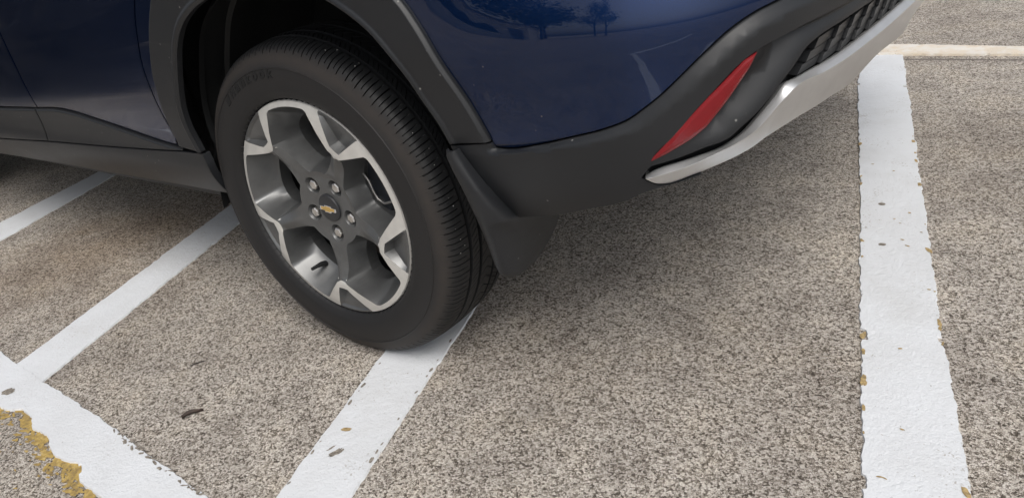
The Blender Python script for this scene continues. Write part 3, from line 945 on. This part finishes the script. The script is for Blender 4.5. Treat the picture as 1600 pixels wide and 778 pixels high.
POCK = [loop(pocket_p, f) for f in PHI]
LUG = [np.array(pol(.247, f)) for f in PHI]
def circ(c, rad, n):
    return np.array([(c[0] + rad*math.cos(2*math.pi*i/n), c[1] + rad*math.sin(2*math.pi*i/n)) for i in range(n)])
OUT = circ((0, 0), R, 420)
VT = [densify([pol(.69, f + 4.5), pol(.672, f), pol(.70, f - 4.5)], 0.003) for f in PHI]

def ytop(rr):
    return np.interp(rr, [0, .18, .30, .69, .72, .80, .93, 1.0], [.0225, .0225, .0195, -.0070, -.0078, -.0078, -.004, 0.0])
def wheel_depth(P):
    rr = np.hypot(P[:, 0], P[:, 1]) / R
    y = ytop(rr)
    ang = np.degrees(np.arctan2(P[:, 1], P[:, 0]))
    lat = np.abs(np.sin(np.radians((ang - PHI[0] + 36) % 72 - 36))) * rr * R
    y = y + 0.55 * np.maximum(lat - .0015, 0) * np.interp(rr, [.38, .56, .66, .70], [0, 1, 1, 0]) * (lat < .03)
    for w, h in zip(WIN, HOLE):
        m = in_poly(P, w)
        if m.any():
            Q = P[m]
            dw, dh = dist_line(Q, w, True), dist_line(Q, h, True)
            dh = np.where(in_poly(Q, h), 0, dh)
            t = dw / (dw + dh + 1e-9)
            y[m] = y[m] + (0.058 - y[m]) * (0.40 * t + 0.60 * np.sin(t * math.pi / 2))
    for pk in POCK:
        pc = pk.mean(axis=0)
        pa = np.arctan2(pk[:, 1] - pc[1], pk[:, 0] - pc[0]); pr_ = np.hypot(pk[:, 0] - pc[0], pk[:, 1] - pc[1]); od = np.argsort(pa)
        m = in_poly(P, pk)
        if m.any():
            Q = P[m]
            qa = np.arctan2(Q[:, 1] - pc[1], Q[:, 0] - pc[0])
            t = np.hypot(Q[:, 0] - pc[0], Q[:, 1] - pc[1]) / np.interp(qa, pa[od], pr_[od], period=2 * math.pi)
            q = np.hypot(Q[:, 0], Q[:, 1]) / R
            fl = np.interp(q, [.75, .985], [.024, .004])
            y[m] = y[m] + fl * np.clip((1 - t) / .20, 0, 1)
    for c in LUG:
        d = np.hypot(P[:, 0] - c[0], P[:, 1] - c[1])
        m = d < 0.0185
        y[m] = y[m] + np.clip((0.0185 - d[m]) * 2.6, 0, 0.015)
    return y

def make_wheel(name, parent):
    loops = [OUT] + WIN + HOLE + POCK + [pk.mean(axis=0) + (pk - pk.mean(axis=0)) * .80 for pk in POCK] + [circ(c, .0185, 40) for c in LUG] + [circ(c, .0125, 30) for c in LUG] + [circ((0, 0), .0305, 60)]
    g = []
    st = 0.0042
    for j, y in enumerate(np.arange(-R, R, st * .87)):
        g += [(x + (st/2 if j % 2 else 0), y) for x in np.arange(-R, R, st)]
    g = np.array(g)
    g = g[np.hypot(g[:, 0], g[:, 1]) < R - .001]
    near = np.full(len(g), 1e9)
    for lp in loops:
        near = np.minimum(near, dist_line(g, lp, True))
    g = g[near > st * .4]
    # V tips as open constraint lines: passed as extra points (dense enough to be edges)
    for v in VT:
        g = np.concatenate([g[dist_line(g, v) > .0016], v[1:-1]])
    V2, F = cdt(loops, g, OUT)
    cen = V2[F].mean(axis=1)
    keep = np.ones(len(F), bool)
    for h in HOLE:
        keep &= ~in_poly(cen, h)
    F, cen = F[keep], cen[keep]
    Y = wheel_depth(V2)
    rr = np.hypot(cen[:, 0], cen[:, 1]) / R
    mach = rr > .66
    for w in WIN + POCK:
        mach &= ~in_poly(cen, w)
    aa = np.degrees(np.arctan2(cen[:, 1], cen[:, 0]))
    loc = (aa - PHI[0] + 36) % 72 - 36
    mach &= ~((rr > .978) & (loc > -8.6) & (loc < 16.2))
    tipr = np.where(np.abs(loc) < 4.5, np.interp(loc, [-4.5, 0, 4.5], [.70, .674, .69]), 0)
    mach &= rr > tipr
    # local frame: x along the car, y into it, z up
    V = np.stack([V2[:, 0], Y, V2[:, 1]], 1)
    faces = [tuple(f) for f in F]             # seen from -y: x right, z up, counter-clockwise
    fm = [1 if k else 0 for k in mach]
    V = list(map(tuple, V))
    for h in HOLE:                            # window walls through the casting
        n0 = len(V); n = len(h)
        V += [(a, .058, b) for a, b in h] + [(a * .995, .085, b * .995) for a, b in h]
        faces += [(n0+i, n0+(i+1) % n, n0+n+(i+1) % n, n0+n+i) for i in range(n)]
        fm += [0] * n
    n = 160                                   # outer lip and barrel
    prof = [(R, 0.0), (R + .0015, .003), (R + .0015, .014), (R - .012, .02)]
    bar = [(R * .83, .064), (R * .86, .085), (R * .84, .13), (R * .86, .20)]
    for pr, mi in ((prof, 1), (bar, 2)):
        n0 = len(V)
        for r_, y_ in pr:
            V += [(r_*math.cos(2*math.pi*i/n), y_, r_*math.sin(2*math.pi*i/n)) for i in range(n)]
        for k in range(len(pr) - 1):
            for i in range(n):
                faces.append((n0+k*n+i, n0+(k+1)*n+i, n0+(k+1)*n+(i+1) % n, n0+k*n+(i+1) % n)); fm.append(mi)
    return mesh_obj(name, V, faces, None, parent, mats=['alloy', 'machined', 'barrel'], fmat=fm, sharp=20)

def make_tyre(parent):
    yc = 0.0955
    half = [(.018, .2368), (.010, .2368), (.003, .2376), (-.0020, .2405), (-.0055, .2450), (-.0085, .253), (-.0088, .2535), (-.0105, .262), (-.012, .274), (-.0128, .286), (-.0122, .297), (-.0116, .3015), (-.0128, .3022), (-.0126, .3036), (-.0106, .3046), (-.0088, .3085), (-.0072, .3125), (-.0048, .3180), (-.0015, .3240), (.0022, .3300), (.0055, .3342), (.0090, .3376), (.0125, .3402), (.0165, .3422), (.0215, .3439), (.0270, .3452), (.0330, .3462), (.0380, .3468), (.0418, .3472),
            (.0430, .3473), (.0437, .3395), (.0500, .3395), (.0507, .3481), (.0520, .3482), (.0580, .3487), (.0640, .3491), (.0690, .3493), (.0702, .3494), (.0710, .3415), (.0775, .3415), (.0783, .3497), (.0795, .3498), (yc, .3500)]
    prof = half + [(2*yc - y, r) for y, r in half[::-1][1:]]
    NP = 92
    fr = [0, .02, .045, .115, .14, .33, .50, .525, .545, .60, .62, .80]
    da = [0, 0, .0062, .0062, 0, 0, 0, 0, 0, 0, 0, 0]
    db = [0, 0, 0, 0, 0, 0, 0, .0, .0046, .0046, 0, 0]
    nc = NP * len(fr)
    rnd = np.random.RandomState(3)
    pitch = 1 + 0.10 * rnd.uniform(-1, 1, NP)
    p0 = np.concatenate([[0], np.cumsum(pitch)]); p0 = p0 / p0[-1]
    th0 = np.array([(p0[k] + f * (p0[k+1] - p0[k])) * 2 * math.pi for k in range(NP) for f in fr])
    DA = np.array(da * NP); DB = np.array(db * NP)
    V = []
    for (y, r_) in prof:
        r_ = r_ - 0.0035 * float(sstep(np.array((r_ - .27) / .05)))
        u = y if y < yc else 2*yc - y
        # sipes lean one way on the shoulder rib and the other way on the next
        if u < .044:
            sh = 0.12 * (u - .03) / .35
        else:
            sh = 0.8 * (u - .060) / .35
        sh = float(sh)
        act_a = float(sstep(np.array((u - .0005) / .005)) * (1 - sstep(np.array((u - .0430) / .001)))) if u < .0435 else (0.8 if .0515 < u < .0695 else (0.5 if u > .079 else 0))
        act_b = float(sstep(np.array((u - .0045) / .005)) * (1 - sstep(np.array((u - .034) / .003)))) if u < .0435 else (0.8 if .053 < u < .066 else 0)
        dep = DA * act_a + DB * act_b
        th = th0 + sh
        rr = r_ - dep
        yy = np.full(nc, y)
        x, z = rr * np.cos(th), rr * np.sin(th)
        # standing flat on the ground, bulging a little there
        fl = z < -(HZ - .0045)
        sq = np.clip((-(HZ - .030) - z) / .03, 0, 1)
        yy = yy - (.002 * sq if y < yc else -.002 * sq) * (1 if u < .0 else .0)
        z = np.where(fl, -(HZ - .0045) + np.minimum(dep, .004) , z)
        V += list(zip(x, yy, z))
    F = []
    n = len(prof)
    for k in range(n - 1):
        for i in range(nc):
            j = (i + 1) % nc
            F.append((k*nc+i, k*nc+j, (k+1)*nc+j, (k+1)*nc+i))
    return mesh_obj('tyre', V, F, 'tyre', parent, sharp=38)

def sidewall_y(r_):
    return np.interp(r_, [.2535, .262, .274, .286, .297, .3055], [-.0088, -.0105, -.012, -.0128, -.0122, -.0105])

def make_letters(parent):
    """Raised maker's name round the sidewall, with its leaning-triangle mark in front."""
    P, Fs = [], []
    dg = None
    x0 = 0.0
    for ch, hgt in (('H', .0178), ('a', .0150), ('n', .0150), ('k', .0182), ('o', .0150), ('o', .0150), ('k', .0182)):
        cu = bpy.data.curves.new('letter', 'FONT')
        cu.body = ch; cu.size = 0.024; cu.offset = 0.0011; cu.resolution_u = 4
        tmp = bpy.data.objects.new('letter', cu)
        COL.objects.link(tmp)
        me = bpy.data.meshes.new_from_object(tmp.evaluated_get(bpy.context.evaluated_depsgraph_get()))
        Q = np.array([v.co[:2] for v in me.vertices])
        lo, hi = Q.min(axis=0), Q.max(axis=0)
        Q = (Q - lo) / (hi - lo) * [0.0178, hgt]
        Q[:, 0] += x0 + Q[:, 1] * 0.22
        n0 = len(P)
        P += [tuple(v) for v in Q]
        Fs += [tuple(n0 + i for i in f.vertices) for f in me.polygons]
        bpy.data.objects.remove(tmp, do_unlink=True)
        x0 += 0.0242
    P = np.array(P)
    n0 = len(P)
    k = 0.0185
    mark = np.array([(-0.0275, 0.000), (-0.0125, 0.000), (-0.0050, k), (-0.0145, k * .70), (-0.0245, k * .62)])
    P = np.concatenate([P, mark]); Fs.append(tuple(n0 + i for i in range(len(mark))))
    a0, r0 = math.radians(124.0), 0.2825
    def place(lift):
        rr = r0 + P[:, 1]
        a = a0 - P[:, 0] / 0.290
        return np.stack([rr*np.cos(a), sidewall_y(rr) - lift, rr*np.sin(a)], 1)
    V = np.concatenate([place(.0011), place(-.0005)])
    n = len(P)
    cnt = {}
    for f in Fs:
        for i in range(len(f)):
            e = (f[i], f[(i+1) % len(f)])
            cnt[e] = cnt.get(e, 0) + 1
    F = list(Fs)
    for (a, b) in cnt:
        if (b, a) not in cnt:
            F.append((b, a, n + a, n + b))
    return mesh_obj('tyre_lettering', V, F, 'letter', parent, smooth=False)

def revolve(name, prof, c, n, mat, parent, cap=True, sharp=35):
    V, F = [], []
    for r_, y_ in prof:
        V += [(c[0] + r_*math.cos(2*math.pi*i/n), y_, c[1] + r_*math.sin(2*math.pi*i/n)) for i in range(n)]
    for k in range(len(prof) - 1):
        for i in range(n):
            F.append((k*n+i, (k+1)*n+i, (k+1)*n+(i+1) % n, k*n+(i+1) % n))
    if cap:
        F.append(tuple(range(n)))
    return mesh_obj(name, V, F, mat, parent, sharp=sharp)

def prism(name, poly, y0, y1, mat, parent, bev=0.0):
    """Flat outline in the wheel plane, front at y0, back at y1, with a bevelled front edge."""
    P = np.array(poly, float); n = len(P)
    c = P.mean(axis=0)
    rings = [(P + (c - P) / (np.linalg.norm(c - P, axis=1)[:, None]) * bev, y0), (P, y0 + bev), (P, y1)]
    V = np.concatenate([np.stack([q[:, 0], np.full(n, yy), q[:, 1]], 1) for q, yy in rings])
    F = [tuple(range(n))]
    for k in range(2):
        F += [(k*n+i, (k+1)*n+i, (k+1)*n+(i+1) % n, k*n+(i+1) % n) for i in range(n)]
    return mesh_obj(name, V, F, mat, parent, smooth=False)

# the wheel is modelled about its own centre, then moved to the axle
wheel = make_wheel('wheel', None)
make_tyre(wheel)
make_letters(wheel)
revolve('centre_cap', [(.0255, .0165), (.0285, .0172), (.0300, .0190), (.0300, .024)], (0, 0), 64, 'cap', wheel)
BOW = [(-.0245, .0018), (-.0232, .0078), (-.0095, .0067), (-.0085, .0100), (.0098, .0082), (.0092, .0052), (.0235, .0036), (.0222, -.0042), (.0078, -.0036), (.0068, -.0075), (-.0108, -.0060), (-.0102, -.0024), (-.0240, -.0012)]
BOW = [(a, b - .0022) for a, b in BOW]
prism('emblem_border', BOW, .0148, .0166, 'chrome', wheel, .0006)
c_ = np.mean(BOW, axis=0)
prism('emblem', [(c_[0] + (a - c_[0]) * .80, c_[1] + (b - c_[1]) * .70) for a, b in BOW], .0140, .0152, 'gold', wheel, .0004)
def lug_nut(c, rot):
    ang = [rot + math.radians(60 * k) for k in range(6)]
    V, F = [], []
    for rad, y in ((.0085, .0205), (.0108, .0222), (.0112, .034)):
        V += [(c[0] + rad*math.cos(a), y, c[1] + rad*math.sin(a)) for a in ang]
    for k in range(2):
        F += [(k*6+i, (k+1)*6+i, (k+1)*6+(i+1) % 6, k*6+(i+1) % 6) for i in range(6)]
    V.append((c[0], .0196, c[1]))
    F += [(18, i, (i+1) % 6) for i in range(6)]
    n0 = len(V)
    for rad, y in ((.0125, .031), (.0140, .0345)):
        V += [(c[0] + rad*math.cos(2*math.pi*i/24), y, c[1] + rad*math.sin(2*math.pi*i/24)) for i in range(24)]
    F += [(n0+i, n0+24+i, n0+24+(i+1) % 24, n0+(i+1) % 24) for i in range(24)]
    return mesh_obj('lug_nut', V, F, 'nut', wheel, smooth=False)
for i, c in enumerate(LUG):
    lug_nut(c, .3 + i * .55)
va = math.radians(-123.5)
tube('valve_stem', [(.197*math.cos(va), .046, .197*math.sin(va)), (.190*math.cos(va), .034, .190*math.sin(va)), (.187*math.cos(va), .018, .187*math.sin(va)), (.186*math.cos(va), .004, .186*math.sin(va))], [.0065, .0058, .0042, .0036], 'black', wheel, 12)
def tread_grit():
    r = np.random.RandomState(8)
    V, F = [], []
    for k in range(16):
        a, y, q = math.radians(r.uniform(-25, 82)), r.uniform(.018, .041), r.uniform(.0006, .0013)
        rr = float(np.interp(y, [.0165, .0215, .027, .033, .040], [.3422, .3439, .3452, .3462, .3471])) - .0030
        c = np.array((rr*math.cos(a), y, rr*math.sin(a)))
        n0 = len(V)
        V += [tuple(c + q * np.array(d) * r.uniform(.7, 1.3)) for d in ((1, 0, 0), (-1, 0, 0), (0, 1, 0), (0, -1, 0), (0, 0, 1), (0, 0, -1))]
        F += [tuple(n0 + i for i in t) for t in ((0, 2, 4), (2, 1, 4), (1, 3, 4), (3, 0, 4), (2, 0, 5), (1, 2, 5), (3, 1, 5), (0, 3, 5))]
    return tag(mesh_obj('tread_grit', V, F, 'label', wheel, smooth=False), kind='stuff')
tread_grit()
# ribbed paper label inside the barrel
def barrel_label():
    V, F = [], []
    fm = []
    N = 15
    for i in range(N + 1):
        a = math.radians(-134.5 + 15.5 * i / N)
        for y, rr in ((.062, .1925), (.082, .1975)):
            V.append((rr*math.cos(a), y, rr*math.sin(a)))
    for i in range(N):
        F.append((2*i, 2*i+1, 2*i+3, 2*i+2)); fm.append(i % 2)
    return mesh_obj('barrel_label', V, F, None, wheel, mats=['label', 'barrel'], fmat=fm, smooth=False)
barrel_label()

def copy_tree(o, parent=None, skip=()):
    c = o.copy()
    COL.objects.link(c)
    for ch in list(o.children):
        k = ch.copy(); COL.objects.link(k); k.parent = c; k.matrix_parent_inverse = ch.matrix_parent_inverse.copy()
    return c

def seat_wheel(o, x, mirror):
    o.location = (x, W2 if mirror else 0, HZ)
    o.scale = (1, -1 if mirror else 1, 1)
    o.parent = car
    o.matrix_parent_inverse = Matrix.Translation(car.location).inverted()
others = [copy_tree(wheel) for _ in range(3)]
seat_wheel(wheel, 0, False)
for o, (x, mi) in zip(others, ((-2.70, False), (0, True), (-2.70, True))):
    seat_wheel(o, x, mi)

# brake behind the spokes
def world_wheel(o):
    o.location = (0, 0, HZ)
    o.parent = car
    o.matrix_parent_inverse = Matrix.Translation(car.location).inverted()
    return o
world_wheel(revolve('brake_disc', [(.045, .085), (.135, .085), (.138, .087), (.138, .103), (.135, .105)], (0, 0), 96, 'iron', None, cap=False))
world_wheel(revolve('hub', [(.03, .078), (.072, .080), (.076, .086), (.076, .12)], (0, 0), 64, 'barrel', None))
world_wheel(revolve('brake_backplate', [(.05, .125), (.172, .125), (.18, .135)], (0, 0), 64, 'black', None))
cal = world_wheel(prism('brake_caliper', [(.075, .092), (.066, .050), (.064, .010), (.060, -.030), (.075, -.044), (.096, -.046), (.124, -.026), (.140, -.002), (.152, .030), (.148, .060), (.128, .086), (.100, .100)], .068, .13, 'caliper', None, .008))
edge = tube('caliper_bracket', [(.0747, .060, .0768 + HZ), (.0877, .058, .0672 + HZ), (.0977, .057, .0545 + HZ), (.1029, .057, .0329 + HZ), (.1102, .057, .017 + HZ), (.1255, .058, .0091 + HZ), (.1469, .062, .0147 + HZ)], .0030, 'steel', car, 10)

# ------------------------------------------------------------------ the rest of the car, above and beyond the frame
def loft(name, rings, mat, parent=car, sharp=40, flip=False):
    n = len(rings[0])
    V = np.concatenate([np.array(r, float) for r in rings])
    F = []
    for k in range(len(rings) - 1):
        for i in range(n - 1):
            f = (k*n+i, k*n+i+1, (k+1)*n+i+1, (k+1)*n+i)
            F.append(f[::-1] if flip else f)
    return mesh_obj(name, V, F, mat, parent, sharp=sharp)

# front wing with its own arch, cut as for the rear wheel
fx = -2.70
FAo = np.array([(fx - (p[0] - 0.03), p[1]) for p in FO])[::-1]
FAi = np.array([(fx - (p[0] - 0.03), p[1]) for p in FI])[::-1]
panel('front_wing', [(-3.55, 0.55)] + [(FAo[0][0] - .004, 0.545)] + list(FAo[1:-3]) + [(-2.22, 0.49), (-2.026, 0.49), (-2.026, 1.0), (-3.2, 0.95), (-3.55, 0.80)], 'paint', step=0.04)
panel('front_arch_flare', list(FAo) + list(FAi[::-1]), 'clad', lambda P: 0.01 + 0 * P[:, 0], depth=0.03, step=0.03)
panel('front_bumper_corner', [(-3.55, 0.30), (-3.12, 0.34), (FAi[0][0] - .004, 0.53), (FAo[0][0] - .004, 0.54), (-3.55, 0.546)], 'clad', lambda P: 0.008 + 0 * P[:, 0], depth=0.03, step=0.03)
lf = liner_o.copy(); COL.objects.link(lf); lf.location = (fx, 0, 0)
ys = np.linspace(0, W2, 15)
bow = lambda y: 0.16 * (1 - ((y - CY) / CY) ** 2)
loft('front_bumper', [[(-3.55 - bow(y), y, z) for y in ys] for z in (0.30, 0.55)], 'clad')
loft('bonnet', [[(-3.55 - bow(y), y, 0.55) for y in ys], [(-3.57 - bow(y), y, 0.80) for y in ys], [(-3.30 - bow(y), y, 0.96) for y in ys], [(-2.30, y, 1.04 + 0.03 * (1 - ((y - CY) / CY) ** 2)) for y in ys]], 'paint')
roof_w = 0.62
ry = np.linspace(CY - roof_w, CY + roof_w, 15)
loft('windscreen', [[(-2.32 - .05 * (1 - ((y - CY) / CY) ** 2), y, 1.03) for y in ys], [(-1.55, y, 1.50) for y in ry]], 'glass')
loft('roof', [[(-1.56, y, 1.495) for y in ry], [(-1.0, y, 1.555 + .02 * (1 - ((y - CY) / roof_w) ** 2)) for y in ry], [(-0.2, y, 1.555 + .02 * (1 - ((y - CY) / roof_w) ** 2)) for y in ry], [(0.55, y, 1.50) for y in ry]], 'paint')
def win_side(x0, x1, name):
    def at(x, t):
        xt = -1.55 + (x + 2.30) * (0.55 + 1.55) / (0.62 + 2.30)
        a = np.array((x, -0.018, 1.0)); b = np.array((xt, CY - roof_w - .004, 1.495))
        return a + (b - a) * t + np.array((0, -0.035 * math.sin(math.pi * t), 0))
    return loft(name, [[at(x, t) for x in np.linspace(x0, x1, 8)] for t in np.linspace(0, 1, 7)], 'glass')
side_parts = [win_side(-2.30, -1.06, 'front_side_window'), win_side(-1.02, 0.10, 'rear_side_window')]
q = win_side(0.14, 0.62, 'rear_pillar'); q.data.materials.clear(); q.data.materials.append(MAT['paint']); side_parts.append(q)
sb = np.linspace(0.62, S_MID, 20)
base = surf(sb, np.full(20, 1.0))
base = np.concatenate([base, [(v[0], W2 - v[1], v[2]) for v in base[::-1][1:]]])
tp = np.stack([np.full(len(base), .55), np.linspace(CY - roof_w, CY + roof_w, len(base)), np.full(len(base), 1.495)], 1)
loft('rear_window', [base, tp], 'glass')
# the far side of the car mirrors the near one
for o in list(car.children):
    if o.name.split('.')[0] in {'rear_bumper_cover', 'rear_quarter_panel', 'rear_door', 'front_door', 'wheel_arch_flare', 'rear_door_cladding', 'front_door_cladding', 'sill_cladding', 'rear_bumper_cladding', 'bumper_pocket', 'rear_reflector', 'bumper_backing', 'grille_mesh', 'silver_skid_trim', 'mud_flap', 'wheel_arch_liner', 'floor_side', 'front_wing', 'front_arch_flare', 'front_bumper_corner', 'front_side_window', 'rear_side_window', 'rear_pillar', 'brake_disc'}:
        k = o.copy(); COL.objects.link(k)
        k.scale = (1, -1, 1); k.location = (o.location.x, W2 - o.location.y, o.location.z)

# ------------------------------------------------------------------ what the paint and glass mirror: the next car and a low white building
MAT['dark_paint'] = m_simple('dark_grey_car_paint', (0.012, 0.012, 0.014), 0.25, 0.3, 0.8, 0.1, 20)
other = car.copy(); COL.objects.link(other)
other.location = (car.location.x - 2.15, car.location.y - 3.38, 0)
tag(other, 'dark grey car parked alongside, seen only mirrored in the blue door', 'car')
def dark(o):
    for sl in o.material_slots:
        if sl.material == MAT['paint']:
            sl.link = 'OBJECT'; sl.material = MAT['dark_paint']
for o in list(car.children):
    if o.name.startswith(('rear_reflector', 'silver_skid')):
        continue
    k = o.copy(); COL.objects.link(k); k.parent = other; dark(k)
    for g in list(o.children):
        h = g.copy(); COL.objects.link(h); h.parent = k

MAT['render'] = m_simple('white_wall_render', (0.82, 0.82, 0.81), 0.8, 0, 0, 0.06, 2)
MAT['roofing'] = m_simple('grey_roof_sheet', (0.20, 0.20, 0.21), 0.6, 0, 0, 0.1, 3)
house = bpy.data.objects.new('building', None); COL.objects.link(house)
house.location = (-7.5, -20.0, 0)
tag(house, 'low white flat-roofed building behind the photographer, mirrored in the blue bumper', 'building')
box('wall', -10.4, -4.6, -24.0, -18.0, 0.0, 2.9, 'render', house, 0)
box('roof', -10.7, -4.3, -24.3, -17.6, 2.9, 3.08, 'roofing', house, 0.02)
box('door', -6.2, -5.2, -17.99, -17.93, 0.02, 2.1, 'roofing', house, 0.01)
for xw in (-9.8, -8.0):
    w_ = box('window', xw, xw + 1.2, -17.99, -17.95, 1.0, 2.1, 'glass', house, 0)
    box('frame', xw - .06, xw, -18.0, -17.92, .94, 2.16, 'render', w_, 0); box('frame', xw + 1.2, xw + 1.26, -18.0, -17.92, .94, 2.16, 'render', w_, 0)

MAT['bark'] = m_simple('tree_bark', (0.08, 0.06, 0.045), 0.9, 0, 0, 0.3, 12)
MAT['foliage'] = m_simple('tree_leaves', (0.045, 0.075, 0.028), 0.6, 0, 0, 0.4, 3)
def tree_meshes():
    rr = np.random.RandomState(21)
    V, F = [], []
    def limb(a, b, r0_, r1_, n=7):
        a, b = Vector(a), Vector(b); d = (b - a).normalized(); u = d.cross(Vector((.3, .9, .1))).normalized(); v = d.cross(u)
        n0 = len(V)
        for q, r_ in ((a, r0_), (b, r1_)):
            V.extend([tuple(q + (u * math.cos(2*math.pi*i/n) + v * math.sin(2*math.pi*i/n)) * r_) for i in range(n)])
        F.extend([(n0+i, n0+(i+1) % n, n0+n+(i+1) % n, n0+n+i) for i in range(n)])
    limb((0, 0, 0), (.1, 0, 2.4), .22, .16); limb((.1, 0, 2.4), (.0, .1, 4.4), .16, .09)
    tips = []
    for k in range(9):
        a = 2 * math.pi * k / 9 + rr.uniform(-.3, .3); z = rr.uniform(3.6, 6.6); d = rr.uniform(1.1, 2.2)
        limb((.05, .03, rr.uniform(2.0, 4.0)), (d*math.cos(a), d*math.sin(a), z), .07, .03); tips.append((d*math.cos(a), d*math.sin(a), z))
    tips.append((0, 0, 7.0))
    LV, LF = [], []
    for c in tips:
        for _ in range(190):
            p = np.array(c) + rr.normal(0, 1, 3) * [.62, .62, .52]
            u = rr.normal(0, 1, 3); u /= np.linalg.norm(u); w_ = np.cross(u, rr.normal(0, 1, 3)); w_ /= np.linalg.norm(w_)
            sz_ = rr.uniform(.08, .17); n0 = len(LV)
            LV += [tuple(p - u*sz_), tuple(p + w_*sz_*.55), tuple(p + u*sz_), tuple(p - w_*sz_*.55)]
            LF.append((n0, n0+1, n0+2, n0+3))
    return (V, F), (LV, LF)
(tv, tf), (lv, lf_) = tree_meshes()
def new_tree(loc, rz, sc, src=None):
    e = bpy.data.objects.new('tree', None); COL.objects.link(e)
    e.location = loc; e.rotation_euler = (0, 0, rz); e.scale = (sc, sc, sc)
    tag(e, 'leafy green tree behind the photographer, mirrored darkly in the blue bumper', 'tree', 'trees beyond the car park')
    if src is None:
        parts = [mesh_obj('trunk', tv, tf, 'bark'), mesh_obj('crown', lv, lf_, 'foliage', smooth=False)]
    else:
        parts = [c.copy() for c in src.children]
        for c in parts:
            COL.objects.link(c)
    for c in parts:
        c.parent = e; c.matrix_parent_inverse = Matrix()
    return e
tree0 = new_tree((-4.2, -21.5, 0), 0.4, 1.15)
for i in range(13):
    x = -15 + 1.75 * i
    if -3.6 < x < 1.4 or x > 4.4:
        continue
    new_tree((x + random.uniform(-.5, .5), -26.5 + random.uniform(-1.5, 1.5) - (0 if -6 < x < 3 else -5), 0), random.uniform(0, 6), random.uniform(1.05, 1.4), tree0)
